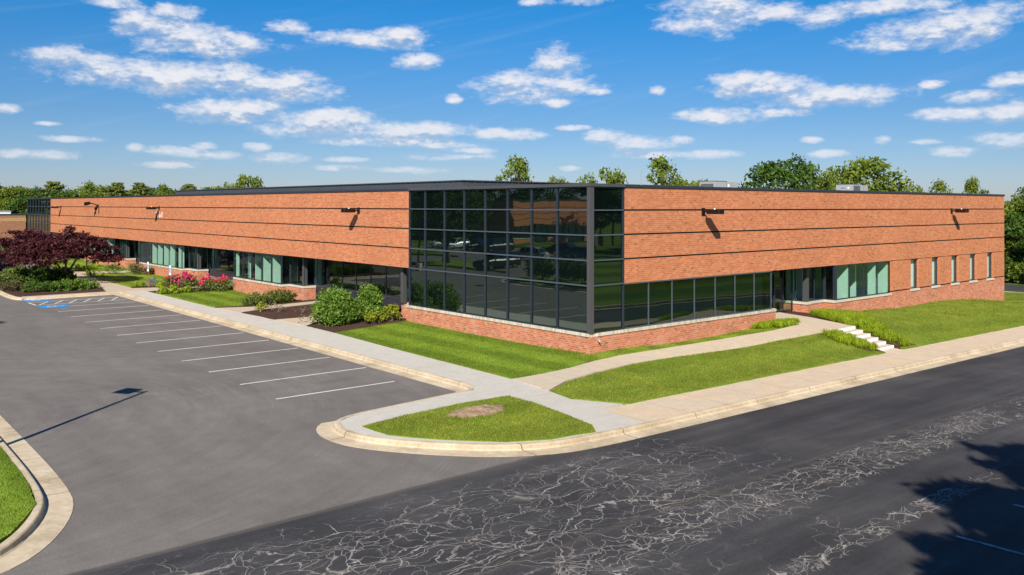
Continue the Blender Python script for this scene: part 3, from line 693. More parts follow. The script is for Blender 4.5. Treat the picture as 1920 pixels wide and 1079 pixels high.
# lawns and beds
LISL = [(-11.95, -3.3), (-10.4, -3.03), (-8.45, -2.9), (-6.66, -3.0), (-6.62, -4.1), (-6.9, -5.8), (-7.2, -7.1), (-7.6, -7.62), (-9.0, -7.42), (-10.05, -6.88), (-11.15, -5.65), (-11.9, -4.5)]
LL = [(-4.87, -1.1), (-3.47, -1.13), (-2.04, -.98), (-.51, -.64), (.3, -.1), (.4, .4), (.4, 12.75), (-.05, 12.7), (-2.2, 12.35), (-4.42, 11.9), (-4.68, 6.5)]
LS = [(-.6, -.62), (.9, -.60), (3.09, -.98), (6.15, -1.5), (9.32, -1.96), (11.4, -1.9), (12.5, -.9), (12.7, .3), (-.2, .3)]
LR = [(-5.08, -3.25), (-3.71, -2.55), (-1.75, -2.15), (.26, -2.0), (1.75, -2.2), (3.27, -2.4), (8.32, -3.2), (11.37, -3.55), (11.6, -3.8), (11.6, -5.93), (-4.4, -5.93), (-5.3, -4.5)]
LB = [(13.3, -3.6), (14.6, -1.6), (15.8, .2), (18.4, .3), (42, .4), (44, 3), (50.9, 3.2), (50.4, -4.2), (49.4, -5.92), (13.2, -5.92)]
L2 = [(-5.12, 24.8), (-3.0, 24.4), (-1.0, 26.4), (.3, 27.2), (.3, 34.3), (-2, 35.4), (-4.4, 35.0), (-5.12, 34.2)]
L3 = [(-5.1, 39.8), (-2.5, 39.9), (.3, 41.5), (.3, 54.0), (-3.6, 54.1), (-4.8, 52), (-5.1, 45)]
LI = [(-23.95, 24), (-23.95, -4.2), (-23.4, -5.95), (-22.4, -6.65), (-21.2, -6.5), (-20.5, -5.7), (-19.87, -4.35), (-19.7, -3.0), (-19.62, 0), (-19.6, 8), (-19.3, 16), (-18.6, 23), (-18.75, 27), (-20.5, 29.0), (-22.7, 28.2)]
L4 = [(-4.8, 57), (.4, 57), (.4, 100), (-4.2, 100), (-4.2, 61), (-5.0, 59)]
LBK = [(44, 3.0), (51.5, 3.2), (51.5, 60), (41, 60), (41, 1.0)]
for p, zf, off, mt, sd in ((LISL, Cz, .02, M_LAWN_R, 1), (LL, Uz, 0, M_LAWN_L, 2), (LS, Uz, 0, M_LAWN_L, 3), (LR, Uz, 0, M_LAWN_R, 4), (LB, Uz, 0, M_LAWN_R, 5), (L2, Uz, .0, M_LAWN_L, 6), (L3, Uz, 0, M_LAWN_L, 7), (LI, Cz, .02, M_LAWN_L, 8), (L4, Uz, 0, M_LAWN_L, 9), (LBK, Cz, -.03, M_LAWN_R, 10)):
    struct(sheet('lawn', p, zf, off, .6, .15, mt, .03, None, sd))
DIRTH = (-8.65, -4.0, .95, .50)
struct(sheet('bare_earth', [(DIRTH[0] + (DIRTH[2] + .12 * math.sin(5 * a) + .06 * math.sin(11 * a)) * math.cos(a), DIRTH[1] + (DIRTH[3] + .07 * math.sin(4 * a + 1)) * math.sin(a)) for a in [i * 2 * math.pi / 40 for i in range(40)]], lambda x, y: Cz(x, y) + .11 * np.clip(1 - ((x - DIRTH[0]) / DIRTH[2]) ** 2 - ((y - DIRTH[1]) / DIRTH[3]) ** 2, 0, 1) * (1 + .4 * np.sin(9 * x) * np.sin(11 * y)), .034, .12, .03, M_DIRT))
def bl(poly, zf, off, dens, mat, seed, label, **kw):
    tag(blades('grass', poly, zf, off, dens, mat, seed=seed, **kw), label, 'grass', None, 'stuff')
bl(LISL, Cz, .02, 1300, M_BLADE_R, 11, 'rough mown grass on the rounded kerbed island around the bare earth patch', holes=[DIRTH], wid=.009)
bl(LL, Uz, 0, 800, M_BLADE_L, 12, 'striped green lawn below the glass corner beside the grey sidewalk')
bl(LS, Uz, 0, 800, M_BLADE_L, 13, 'narrow grass strip between brick base and curved walkway')
bl(LR, Uz, 0, 800, M_BLADE_R, 14, 'sloping lawn between the curved walkway and the road sidewalk')
bl(LB, Uz, 0, 330, M_BLADE_R, 15, 'large sloping lawn right of the stairs along the brick wall', wid=.014)
bl(L2, Uz, 0, 300, M_BLADE_L, 16, 'small lawn between rose bed and low junipers', wid=.014)
bl([p for p in LI if p[1] < 9] + [(-19.6, 9), (-23.95, 9)][::1] if False else [(-23.9, 8), (-23.95, -4.2), (-23.4, -5.95), (-22.4, -6.65), (-21.2, -6.5), (-20.5, -5.7), (-19.87, -4.35), (-19.7, -3.0), (-19.62, 0), (-19.6, 8)], Cz, .02, 800, M_BLADE_L, 17, 'grass of the kerbed island at the left edge of the lot')
# mulch beds
for k, p in enumerate([
    [(-4.65, 17.7), (-3.0, 17.3), (1.3, 17.5), (1.3, 22.2), (-4.0, 21.8), (-4.7, 21.5)],
    [(-4.45, 14.5), (-4.40, 11.95), (-2.2, 12.4), (-.05, 12.75), (1.3, 12.8), (1.3, 16.1), (-2.9, 15.8)],
    [(-5.1, 24.7), (-4.9, 24.2), (-3.2, 23.55), (1.3, 23.7), (1.3, 26.4), (0.2, 27.1), (-1.0, 26.35), (-3.0, 24.35)],
    [(-5.12, 34.3), (-4.4, 35.1), (-2, 35.5), (.2, 34.4), (1.6, 34.3), (1.6, 36.5), (-3.4, 36.4), (-5.12, 35.9)],
    [(-5.2, 38.7), (-3.0, 38.0), (1.6, 38.0), (1.6, 41.5), (-.2, 41.3), (-2.5, 39.85), (-5.1, 39.7)],
    [(-12.35, 37.15), (-7.35, 37.4), (-6.9, 40), (-6.8, 50), (-7.3, 55.5), (-12.2, 55.8)],
    [(13.2, -3.5), (14.7, -1.3), (15.0, 1.4), (17, 1.6), (18.5, .3), (15.6, 0), (14.5, -1.7), (13.35, -3.7)],
    [(13.15, -3.6), (14.3, -3.2), (14.6, -5.85), (13.2, -5.85)],
    [(10.6, -3.6), (11.6, -3.7), (11.6, -5.85), (10.7, -5.6)]]):
    struct(sheet('mulch_bed', p, Uz if k != 5 else Cz, .006 + .002 * (k % 3), .35, .12, M_MULCH, .04, None, 30 + k))

# painted lines on the lot (parts of the lot surface)
def strip(name, a, b, w, zf, off, mat, parent, ext=0):
    a = Vector(a); b = Vector(b); t = (b - a).normalized(); n = Vector((-t.y, t.x)) * w / 2; k = max(1, int((b - a).length / 1.0)); mb = MB()
    rs = random.Random(int(a.x * 37 + a.y * 11)); prev = None
    for i in range(k + 1):
        p = a.lerp(b, i / k); ww = n * (1 + rs.uniform(-.12, .12)); q = [p + ww, p - ww]
        if prev: mb.face([(prev[0].x, prev[0].y, v1(*prev[0]) + off), (prev[1].x, prev[1].y, v1(*prev[1]) + off), (q[1].x, q[1].y, v1(*q[1]) + off), (q[0].x, q[0].y, v1(*q[0]) + off)])
        prev = q
    return mb.build(name, mat, parent)
for i in range(12):
    y = 1.7337 + 2.743 * i
    xr = -7.22 if i not in (0,) else -7.75
    if i == 11: y = 31.55
    strip('stall_line', (-12.0, y + .06), (xr, y - .02), .10, Vz, .005, M_LINE, lot)
strip('stall_line', (-12.3, 33.2), (-7.3, 33.1), .10, Vz, .005, M_LINE, lot)
strip('stall_line', (-12.3, 35.0), (-7.3, 34.9), .10, Vz, .005, M_LINE, lot)
strip('stall_line', (-12.35, 35.0), (-12.3, 33.2), .10, Vz, .005, M_LINE, lot)
for i in range(6): strip('hatch_line', (-12.1 + i * .8, 33.3), (-11.3 + i * .8, 34.85), .10, Vz, .008, M_LINE, lot)
def access_mark(cx, cy):
    o = sheet('blue_square', [(cx - .75, cy - .65), (cx + .75, cy - .65), (cx + .75, cy + .65), (cx - .75, cy + .65)], Vz, .010, .4, 0, M_BLUE, 0, lot)
    mb = MB(); z = v1(cx, cy) + .018
    pts = [(cx - .1 + .26 * math.cos(a), cy + .26 * math.sin(a)) for a in [R(d) for d in range(20, 300, 20)]]
    for a, b in zip(pts[:-1], pts[1:]):
        d = Vector((b[0] - a[0], b[1] - a[1])).normalized(); n = Vector((-d.y, d.x)) * .05
        mb.face([(a[0] + n.x, a[1] + n.y, z), (a[0] - n.x, a[1] - n.y, z), (b[0] - n.x, b[1] - n.y, z), (b[0] + n.x, b[1] + n.y, z)])
    for x0, x1, y0, y1 in ((-.05, .38, .02, .12), (.40, .55, 0, .14), (-.05, .05, -.3, .0), (-.05, .10, -.12, -.22), (-.30, -.05, -.36, -.27)):
        mb.face([(cx + x0, cy + y0, z), (cx + x1, cy + y0, z), (cx + x1, cy + y1, z), (cx + x0, cy + y1, z)])
    mb.build('access_symbol', M_LINE, lot)
access_mark(-11.6, 31.95); access_mark(-11.6, 36.0)
for x in (-10.1, -7.35, -4.6, -1.85, .9):
    strip('stall_line', (x, -16.45), (x + .15, -21.5), .10, Vz, .003, M_LINE_OLD, road)

# ================================================================== BUILDING
B0, RB = 2.3, .975
LV = [B0, B0 + RB, B0 + 2 * RB, B0 + 3 * RB]; T = 6.14; SIL = .467
bld = empty('office_building', (0, 0, -.4), 'long low brick office building with dark glass corner and ribbon windows', 'building')
YE, XE = 99.6, 41.2
BR = M_BRICK
# upper brick bands with real recessed joints (gap .05)
def bands(ax, a0, a1, zs, name='brick_wall', mat=BR, d1=.30, rev=.072):
    mb = MB(); rvs = []
    for z0, z1 in zip(zs[:-1], zs[1:]):
        mb.abox(ax, a0, a1, 0.0, d1, z0 + (rev / 2 if z0 != zs[0] else 0), z1 - (rev / 2 if z1 != zs[-1] else 0))
    w = mb.build(name, mat, bld)
    for z in zs[1:-1]: MB().abox(ax, a0 + .003, a1 - .003, .035, d1 - .01, z - rev / 2 - .01, z + rev / 2 + .01).build('joint_line', M_REVEAL, w)
    return w
bands('L', 12.5, 86.9, LV + [T])
bands('R', 1.93, XE, LV + [T])
# right end wall, back walls (never seen straight on, still real)
MB().box(XE - .3, XE, .302, 60, -2.0, T).build('brick_wall', BR, bld)
MB().box(.3, XE - .3, YE - .3, YE, -1.5, T).box(XE - .3, XE, 60, YE, -2, T).build('brick_wall', BR, bld)
# right facade, plain wall with slot windows x 24.45..41.2
slots = [(26.95 + 2.82 * k, 28.0 + 2.82 * k) for k in range(5)]
zl, zt = .535, LV[0]
edges = [24.45] + [v for s in slots for v in s] + [XE]
for i in range(0, len(edges), 2): MB().abox('R', edges[i], edges[i + 1], 0, .30, zl + .036, zt - .036).build('brick_wall', BR, bld)
w = MB().abox('R', 24.45, XE, 0, .30, -2.2, zl - .036).build('brick_wall', M_BRICK_LOW, bld)
for i in range(0, len(edges), 2):
    for z_ in (zl, zt - .002): MB().abox('R', edges[i] + .003, edges[i + 1] - .003, .035, .29, z_ - .05, z_ + .05).build('joint_line', M_REVEAL, w)
for k, (a, b) in enumerate(slots):
    f = MB(); f.abox('R', a, a + .06, .08, .28, zl, zt); f.abox('R', b - .10, b, .13, .28, zl, zt); f.abox('R', a + .06, b - .10, .03, .28, zl, zl + .06); f.abox('R', a + .06, b - .10, .03, .28, zt - .06, zt)
    fo = f.build('window', M_FRAME, bld)
    MB().abox('R', a + .06, b - .10, .15, .162, zl + .06, zt - .06).build('glass', M_GLASS_CL, fo)
    MB().abox('R', a + .05, b - .09, .27, .29, zl + .05, zt - .05).build('blind', M_INT_WALL, fo)
    MB().abox('R', a - .05, b + .05, -.05, .18, zl - .13, zl - .001).build('sill', M_STONE, fo)

# low knee walls with rowlock sill
def knee(ax, a0, a1, d0=0.0, d1=.35, zb=-1.2, cap=True, sill=M_SILL, sh=.13, parent=None):
    w = MB().abox(ax, a0, a1, d0, d1, zb, SIL - sh).build('base_wall', M_BRICK_LOW, parent or bld)
    if cap: MB().abox(ax, a0 - .0, a1 + .0, d0 - .035, d1, SIL - sh, SIL).build('sill', sill, w)
    return w
knee('L', 0.0, 12.72); knee('R', .353, 12.75)
# curtain wall grid
ROW = [SIL] + LV + [T]
def grid(ax, cols, rows, d=0.05, fm=None, idp=.045, mat=M_GLASS_R, vw=.056, hw=.050, name='curtain_wall', caps=True, top=True, vdepth=.07, lastv=True, firstv=True):
    f = MB()
    for i, c in enumerate(cols):
        if (i == 0 and not firstv) or (i == len(cols) - 1 and not lastv): continue
        f.abox(ax, c - vw / 2, c + vw / 2, d - vdepth, d + idp, rows[0], rows[-1])
    for z in (rows[0], rows[-1]):
        zz = (z, z + hw) if z == rows[0] else (z - hw, z)
        for a, b in zip(cols[:-1], cols[1:]): f.abox(ax, a + vw / 2, b - vw / 2, d - .07, d + .06, zz[0], zz[1])
    fo = f.build(name, fm or M_FRAME, bld)
    if len(rows) > 2:
        for z in rows[1:-1]: MB().abox(ax, cols[0] + .003, cols[-1] - .003, d - .075, d + .055, z - hw / 2, z + hw / 2).build('transom', M_FRAME_LT, fo)  # transoms coloured paler than the mullions, standing in for sun on their tops
    gl = MB()
    for a, b in zip(cols[:-1], cols[1:]):
        for z0, z1 in zip(rows[:-1], rows[1:]): gl.abox(ax, a + vw / 2 - .01, b - vw / 2 + .01, d - .006, d + .006, z0 + .01, z1 - .01)
    gl.build('glass', mat, fo)
    return fo
colsL = [.13, 1.86, 3.41, 4.95, 6.48, 8.01, 9.54, 11.13, 12.46]
grid('L', colsL, ROW, firstv=False)
grid('R', [.17, 1.90], ROW, firstv=False)
MB().box(-.045, .17, -.045, .13, SIL + .002, T - .004).build('corner_column', M_COLUMN, bld)
# dark core behind the reflective glass
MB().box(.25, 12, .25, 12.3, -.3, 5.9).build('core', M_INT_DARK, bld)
# far glass corner of the long facade
knee('L', 86.9, YE - .3)
grid('L', [86.95 + 1.53 * k for k in range(9)], ROW, mat=M_GLASS_R)
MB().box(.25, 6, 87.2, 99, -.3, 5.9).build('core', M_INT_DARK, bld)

# interior shell seen through the ribbon windows
IN = bld
fl = MB(); fl.box(1.45, 9, 12.4, 86.5, -.25, -.05); fl.box(12.1, 40.5, 1.9, 9, -.25, -.05)
fl.box(.36, 1.45, 26.9, 34.1, -.25, -.05); fl.box(.36, 1.45, 44.3, 54.3, -.25, -.05); fl.box(.36, 1.45, 62, 72, -.25, -.05); fl.box(18.4, 24.4, .36, 1.9, -.25, -.05)
fl.build('floor', M_INT_FLOOR, bld)
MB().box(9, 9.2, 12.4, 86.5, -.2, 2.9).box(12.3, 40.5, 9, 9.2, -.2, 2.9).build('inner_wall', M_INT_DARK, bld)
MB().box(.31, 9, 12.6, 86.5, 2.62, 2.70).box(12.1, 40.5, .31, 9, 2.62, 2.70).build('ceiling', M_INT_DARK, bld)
# soffit over the recessed parts
MB().box(.302, 1.9, 12.6, 86.6, B0 + .0, B0 + .12).box(12.3, 26, .302, 2.1, B0, B0 + .12).build('soffit', M_SOFFIT, bld)

def win(ax, cols, d, z0=SIL, z1=B0, mat=M_GLASS, vw=.055, name='window'):
    return grid(ax, cols, [z0, z1], d=d, mat=mat, vw=vw, hw=.06, name=name, vdepth=.03, idp=.015)
def sq(a, b, n): return [a + (b - a) * i / n for i in range(n + 1)]
rsI = random.Random(5)
def inner_panels(ax, items):
    for (a, w_, d0, d1, z1) in items:
        MB().abox(ax, a, a + w_, d0, d1, -.05, z1).build('partition', M_INT_WALL, bld)
def bay_left(y0, y1, n, full=True, zb=-1.2):
    """flush bay y0..y1, stepping back at its near end"""
    knee('L', y0, y1, 0, .35, zb)
    MB().box(.35, 1.5, y1 - .18, y1, zb, SIL - .13).build('base_wall', M_BRICK_LOW, bld)
    win('L', sq(y0 + .05, y1 - .05, n), .06)
    grid('R', [.12, .62, 1.45], [SIL, B0], d=y1 - .09, mat=M_GLASS, name='window', vdepth=.05)
    # first step back
    s = [(y0 - 1.85, y0 - .0)]
    w1 = MB().box(.58, .93, y0 - 1.85, y0, zb, SIL - .13).box(.352, .58, y0, y0 + .3, zb, SIL - .13).build('base_wall', M_BRICK_LOW, bld)
    MB().box(.545, .93, y0 - 1.885, y0 - .002, SIL - .13, SIL).box(.0, .58, y0 - .035, y0 - .002, SIL - .13, SIL).build('sill', M_STONE, w1)
    grid('R', [.06, .62], [SIL, B0], d=y0 + .06, mat=M_GLASS, name='window', vdepth=.05)
    win('L', [y0 - 1.82, y0 - .9, y0 + .0], .66)
    w2 = MB().box(.93, 1.40, y0 - 1.85, y0 - 1.5, zb, SIL - .13).build('base_wall', M_BRICK_LOW, bld)
    MB().box(.93, 1.40, y0 - 1.885, y0 - 1.5, SIL - .13, SIL).build('sill', M_STONE, w2)
    MB().box(.60, .84, y0 - 1.84, y0 - 1.62, SIL, B0).build('corner_post', M_COLUMN, bld)
    grid('R', [.86, 1.40], [SIL, B0], d=y0 - 1.72, mat=M_GLASS, name='window', vdepth=.05)
bay_left(26.74, 34.15, 5); bay_left(44.2, 54.4, 7); bay_left(62.0, 72.2, 7); bay_left(78.8, 86.2, 5)
# dark panelled recess beside the glass corner
def panel_run(y0, y1, n, x=1.45):
    pn = MB()
    for a, b in zip(sq(y0, y1, n)[:-1], sq(y0, y1, n)[1:]): pn.abox('L', a + .012, b - .012, x, x + .08, -.5, SIL - .04)
    p = pn.build('low_panel', M_DARKPANEL, bld)
    MB().abox('L', y0, y1, x - .03, x + .1, SIL - .04, SIL).build('sill', M_COLUMN, p)
    win('L', sq(y0, y1, n), x + .03)
panel_run(13.75, 24.89, 7)
MB().box(.352, 1.45, 12.5, 13.7, -1.2, SIL - .13).build('base_wall', M_BRICK_LOW, bld)
MB().box(.45, 1.45, 13.55, 13.74, SIL - .13, SIL).build('sill', M_STONE, bld)
grid('R', [.36, .92, 1.45], [SIL, B0], d=13.6, mat=M_GLASS, name='window', vdepth=.05)
MB().box(.30, .50, 13.46, 13.70, SIL + .001, B0).build('corner_post', M_COLUMN, bld)
# slender posts with lit feet standing in the recess, as in the photograph
# recessed doors
def door(ax, a0, a1, d, z0, z1, label=None):
    f = MB(); w_ = .09
    f.abox(ax, a0, a0 + w_, d - .06, d + .04, z0, z1); f.abox(ax, a1 - w_, a1, d - .06, d + .04, z0, z1); f.abox(ax, a0 + w_, a1 - w_, d - .06, d + .04, z1 - .12, z1); f.abox(ax, a0 + w_, a1 - w_, d - .06, d + .04, z0, z0 + .2)
    mid = (a0 + a1) / 2
    if a1 - a0 > 1.3: f.abox(ax, mid - .06, mid + .06, d - .06, d + .04, z0 + .2, z1 - .12)
    o = f.build('door', M_FRAME, bld)
    MB().abox(ax, a0 + w_ - .01, a1 - w_ + .01, d - .012, d, z0 + .19, z1 - .11).build('glass', M_GLASS_DK, o)
    h = MB(); hx = mid + .12 if a1 - a0 > 1.3 else a0 + .16
    if ax == 'L': h.tube([(d - .07, hx, z0 + .8), (d - .12, hx, z0 + .85), (d - .12, hx, z0 + 1.25), (d - .07, hx, z0 + 1.3)], .014)
    else: h.tube([(hx, d - .07, z0 + .8), (hx, d - .12, z0 + .85), (hx, d - .12, z0 + 1.25), (hx, d - .07, z0 + 1.3)], .014)
    h.build('handle', M_AC, o); return o
def recess(y1, y0, zf=-.22):
    """entrance recess between y0 (near) and y1 (far)"""
    x = 1.5; zt = zf + 2.1
    door('L', y0 + .5, y0 + 2.4, x, zf, zt)
    tb = MB().abox('L', y0 + .5, y0 + 2.4, x - .05, x + .04, zt, zt + .05).build('door_head', M_FRAME, bld)
    MB().abox('L', y0 + .5, y0 + 2.4, x - .006, x + .006, zt + .05, B0).build('transom_glass', M_GLASS_DK, bld)
    win('L', [y0 + .02, y0 + .5], x, zf, B0, M_GLASS_DK); win('L', [y0 + 2.44, y0 + 3.4, y1 - 2.0, y1 - .9, y1], x, SIL, B0)
    pn = MB().abox('L', y0 + 2.44, y1, x - .02, x + .06, -.5, SIL).build('low_panel', M_DARKPANEL, bld)
recess(42.3, 34.15); recess(60.1, 54.4); recess(76.9, 72.2)
# right facade: ribbon, recessed entrance, second bay
colsR = [1.90, 3.46, 4.97, 6.49, 7.98, 9.47, 10.99, 12.40]
grid('R', colsR, [SIL, B0], d=.05, mat=M_GLASS_DK, name='window', firstv=False, fm=M_FRAME_LT, idp=.01, vdepth=.03)
grid('L', [.13, 1.2], [SIL, B0], d=12.44, mat=M_GLASS_DK, name='window', vdepth=.05)
MB().box(12.40, 12.75, .352, 1.9, -1.2, SIL - .13).build('base_wall', M_BRICK_LOW, bld)
MB().box(12.40, 12.78, .352, 1.9, SIL - .13, SIL).build('sill', M_STONE, bld)
door('R', 12.85, 14.65, 1.30, 0.0, 2.02)
MB().abox('R', 12.85, 14.65, 1.24, 1.33, 2.02, 2.08).build('door_head', M_FRAME, bld)
MB().abox('R', 12.85, 14.65, 1.29, 1.302, 2.08, B0).build('transom_glass', M_GLASS_DK, bld)
win('R', [14.68, 15.45, 16.3], 1.30, 0.0, B0)
grid('L', [.62, 1.2, 1.75], [SIL, B0], d=16.46, mat=M_GLASS, name='window', vdepth=.05)
w1 = MB().box(16.40, 16.75, .50, 1.9, -1.0, SIL - .13).box(16.75, 18.6, .60, .95, -1.0, SIL - .13).build('base_wall', M_BRICK_LOW, bld)
MB().box(16.36, 16.75, .46, 1.9, SIL - .13, SIL).box(16.75, 18.32, .565, .95, SIL - .13, SIL).build('sill', M_STONE, w1)
win('R', [16.55, 17.4, 18.3], .68); MB().box(16.40, 16.62, .52, .74, SIL + .001, B0).build('corner_post', M_COLUMN, bld)
w2 = MB().box(18.28, 18.63, 0, .60, -1.0, SIL - .13).box(18.63, 24.45, 0, .35, -1.0, SIL - .13).build('base_wall', M_BRICK_LOW, bld)
MB().box(18.245, 18.63, -.035, .60, SIL - .13, SIL).box(18.63, 24.50, -.035, .35, SIL - .13, SIL).build('sill', M_STONE, w2)
grid('R', [18.42, 19.86, 21.37, 22.88, 24.38], [SIL, B0], d=.05, mat=M_GLASS, name='window', fm=M_FRAME, idp=.01, vdepth=.03, vw=.05)
grid('L', [.10, .60], [SIL, B0], d=18.34, mat=M_GLASS, name='window', vdepth=.05)
MB().box(18.27, 18.45, -.03, .12, SIL + .001, B0).build('corner_post', M_FRAME, bld)
MB().box(24.38, 24.7, 0.302, 2.2, -.2, B0).build('inner_wall', M_INT_WALL, bld)
# partitions and columns standing behind the glass, catching the sun
for a, x0, x1 in ((28.3, .14, .70), (29.8, .14, .72), (32.4, .85, 1.5), (33.2, .7, .85), (34.0, .14, .36), (51.4, .14, .60), (49.95, .14, .50), (48.5, .14, .60), (47.0, .14, .55), (45.3, .2, .6), (54.0, 1.2, 1.6),
                  (64.8, .14, .7), (67.5, .14, .7), (70, .14, .7), (82, .14, .7)):
    MB().box(x0, x1, a, a + .12, -.05, 2.62).build('partition', M_INT_WALL, bld)
for a in (26.2, 37.0, 39.0, 43.2, 56.5, 61.5): MB().box(2.2, 2.5, a, a + .4, -.05, 2.62).build('interior_column', M_INT_WALL, bld)
for a in (16.0, 19.0, 22.0, 24.6): MB().box(2.6, 2.9, a, a + .3, -.05, 2.62).build('interior_column', M_INT_DARK, bld)
for a, y0, y1 in ((19.80, .14, .80), (22.2, .95, 1.3), (22.85, .14, .55), (24.25, .14, .66)):
    MB().box(a, a + .12, y0, y1, -.05, 2.62).build('partition', M_INT_WALL, bld)
for a in (16.9, 17.8): MB().box(a, a + .35, 1.6, 2.0, -.05, 2.62).build('interior_column', M_INT_WALL, bld)
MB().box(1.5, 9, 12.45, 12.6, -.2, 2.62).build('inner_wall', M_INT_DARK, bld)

# copings, roof, standing seam screen
cp = MB()
cp.box(-.05, .36, 12.5, YE, T, T + .10); cp.box(1.93, XE + .05, -.05, .36, T, T + .10); cp.box(XE - .36, XE + .05, .36, YE, T, T + .10)
cp.box(.36, XE - .36, YE - .36, YE + .05, T, T + .10); cp.build('coping', M_COPING, bld)
MB().box(-.075, .36, -.075, 12.5, T, T + .12).box(.36, 1.93, -.075, .36, T, T + .12).build('coping', M_COLUMN, bld)
MB().box(.36, XE - .36, .36, YE - .36, 5.7, 5.9).build('roof', M_ROOF, bld)
sc = MB(); sc.box(.62, 20, 8.9, 47.5, 5.9, 6.54)
so = sc.build('roof_screen', M_SEAM, bld)
sm = MB(); y = 9.1
while y < 47.4: sm.box(.585, .62, y, y + .03, 5.9, 6.55); y += .46
x = .85
while x < 19.8: sm.box(x, x + .03, 8.865, 8.9, 5.9, 6.55); x += .46
sm.build('seam', M_SEAM, so); MB().box(.56, 20.05, 8.84, 47.55, 6.55, 6.60).build('cap', M_COLUMN, so)

def text_mesh(s, size, ext=.02):
    c = bpy.data.curves.new('t', 'FONT'); c.body = s; c.size = size; c.extrude = ext; c.offset = -.014; c.space_character = 1.22
    o = bpy.data.objects.new('t', c); COL.objects.link(o); dg = bpy.context.evaluated_depsgraph_get()
    me = bpy.data.meshes.new_from_object(o.evaluated_get(dg)); bpy.data.objects.remove(o); return me
me = text_mesh('7168', .70, .012); me.name = 'house_number'
# text lies in XY; stand it on the wall facing -x, reading towards -y
me.transform(Matrix(((0, 0, -1, 0), (-1.12, 0, 0, 0), (0, 1, 0, 0), (0, 0, 0, 1))))
nb = mk('house_number', me, M_WHITE, bld); nb.location = Vector((-.03, 50.35, 4.37)) - parent_org(bld)

# ------------------------------------------------------------------ wall lights
def wall_light(x, y, z, ax, label, group='box floodlights on the brick walls'):
    t = empty('wall_light', (x, y, z), label, 'wall light', group)
    d = Vector((-1, 0, 0)) if ax == 'L' else Vector((0, -1, 0)); s = Vector((0, 1, 0)) if ax == 'L' else Vector((1, 0, 0)); o = Vector((x, y, z))
    def bx(d0, d1, s0, s1, z0, z1, name, mat):
        p = o + d * d0 + s * s0; q = o + d * d1 + s * s1
        return MB().box(p.x, q.x, p.y, q.y, z + z0, z + z1).build(name, mat, t)
    bx(-.0, .05, -.1, .1, -.16, .16, 'wall_plate', M_BLACK)
    MB().tube([o + d * .05, o + d * .34], .04, 8).build('arm', M_BLACK, t)
    # shoebox head: tapered loft
    rings = []
    for dd, hw, z0, z1 in ((.30, .15, -.09, .06), (.34, .19, -.11, .09), (.94, .19, -.11, .09), (1.0, .16, -.10, .06)):
        p = o + d * dd; rings.append([tuple(p + s * hw * a + Vector((0, 0, b))) for a, b in ((-1, z0), (1, z0), (1, z1), (-1, z1))])
    h = MB().loft(rings).build('lamp_head', M_BLACK, t)
    p = o + d * .62; MB().tube([p + Vector((0, 0, .088)), p + Vector((0, 0, .15))], .035, 8).build('photocell', M_WHITE, h)
    return t
wall_light(0, 17.34, 5.13, 'L', 'black floodlight on brick wall nearest the glass corner, left facade')
wall_light(0, 49.4, 5.16, 'L', 'black floodlight above the white house number')
wall_light(0, 82.0, 5.17, 'L', 'black floodlight beside the far dark glass end')
wall_light(7.05, 0, 5.15, 'R', 'black floodlight over the dark ribbon windows, right facade')
wall_light(32.55, 0, 5.12, 'R', 'black floodlight above the narrow slot windows')
t = empty('security_light', (0, 67.2, 5.35), 'small twin-head security light high on the far brick wall', 'security light')
MB().box(-.08, 0, 67.1, 67.3, 5.25, 5.45).build('bracket', M_BLACK, t)
MB().tube([(-.08, 67.2, 5.4), (-.5, 67.5, 5.55), (-1.0, 67.8, 5.62)], .05).build('arm', M_BLACK, t)
MB().tube([(-.80, 67.3, 5.60), (-1.05, 67.75, 5.52)], [.14, .19], 10).build('lamp_head', M_BLACK, t)
MB().tube([(-.15, 67.0, 5.32), (-.40, 66.7, 5.0)], [.10, .14], 10).build('lamp_head', M_BLACK, t)
t = empty('water_tap', (.42, 0, .17), 'small grey wall tap on the brick base by the corner', 'tap')
MB().tube([(.42, 0, .17), (.42, -.10, .17), (.42, -.14, .12)], [.03, .035, .03], 8).build('spout', M_AC, t); MB().tube([(.42, -.08, .19), (.42, -.08, .24)], .04, 8).build('handle', M_AC, t)

# ------------------------------------------------------------------ rooftop units
def ac(x0, x1, y0, y1, z1, label, logo=False):
    t = empty('rooftop_unit', ((x0 + x1) / 2, (y0 + y1) / 2, 5.9), label, 'air conditioner', 'rooftop air conditioners')
    MB().box(x0, x1, y0, y1, 6.0, z1).build('housing', M_AC, t)
    MB().box(x0 + .1, x1 - .1, y0 + .1, y1 - .1, 5.9, 6.0).build('kerb_frame', M_AC_DK, t)
    lv = MB(); z = 6.08
    while z < z1 - .08:
        if logo: lv.box(x0 + .15, x0 + .95, y0 - .03, y0 - .004, z, z + .035)
        else: lv.box(x0 - .03, x0 - .004, y0 + .12, y1 - .12, z, z + .035)
        z += .07
    lv.build('louvre', M_AC_DK, t)
    MB().box(x0 + .2, x1 - .9, y0 + .15, y1 - .15, z1, z1 + .07).build('fan_deck', M_AC_DK, t)
    for k in (.48, .72): MB().box(x0 + (x1 - x0) * k, x0 + (x1 - x0) * k + .02, y0 - .012, y0 - .002, 6.02, z1 - .02).build('panel_seam', M_AC_DK, t)
    if logo:
        MB().box(x0 - .02, x0 - .004, y0 + .50, y0 + .80, z1 - .22, z1 - .16).build('badge', M_BLUE, t); MB().tube([(x0 - .004, y0 + .28, z1 - .20), (x0 - .03, y0 + .28, z1 - .20)], .06, 10).build('badge', M_WHITE, t)
    else: MB().box(x0 + 1.25, x0 + 1.4, y0 - .02, y0 - .004, z1 - .30, z1 - .12).build('badge', M_WHITE, t)
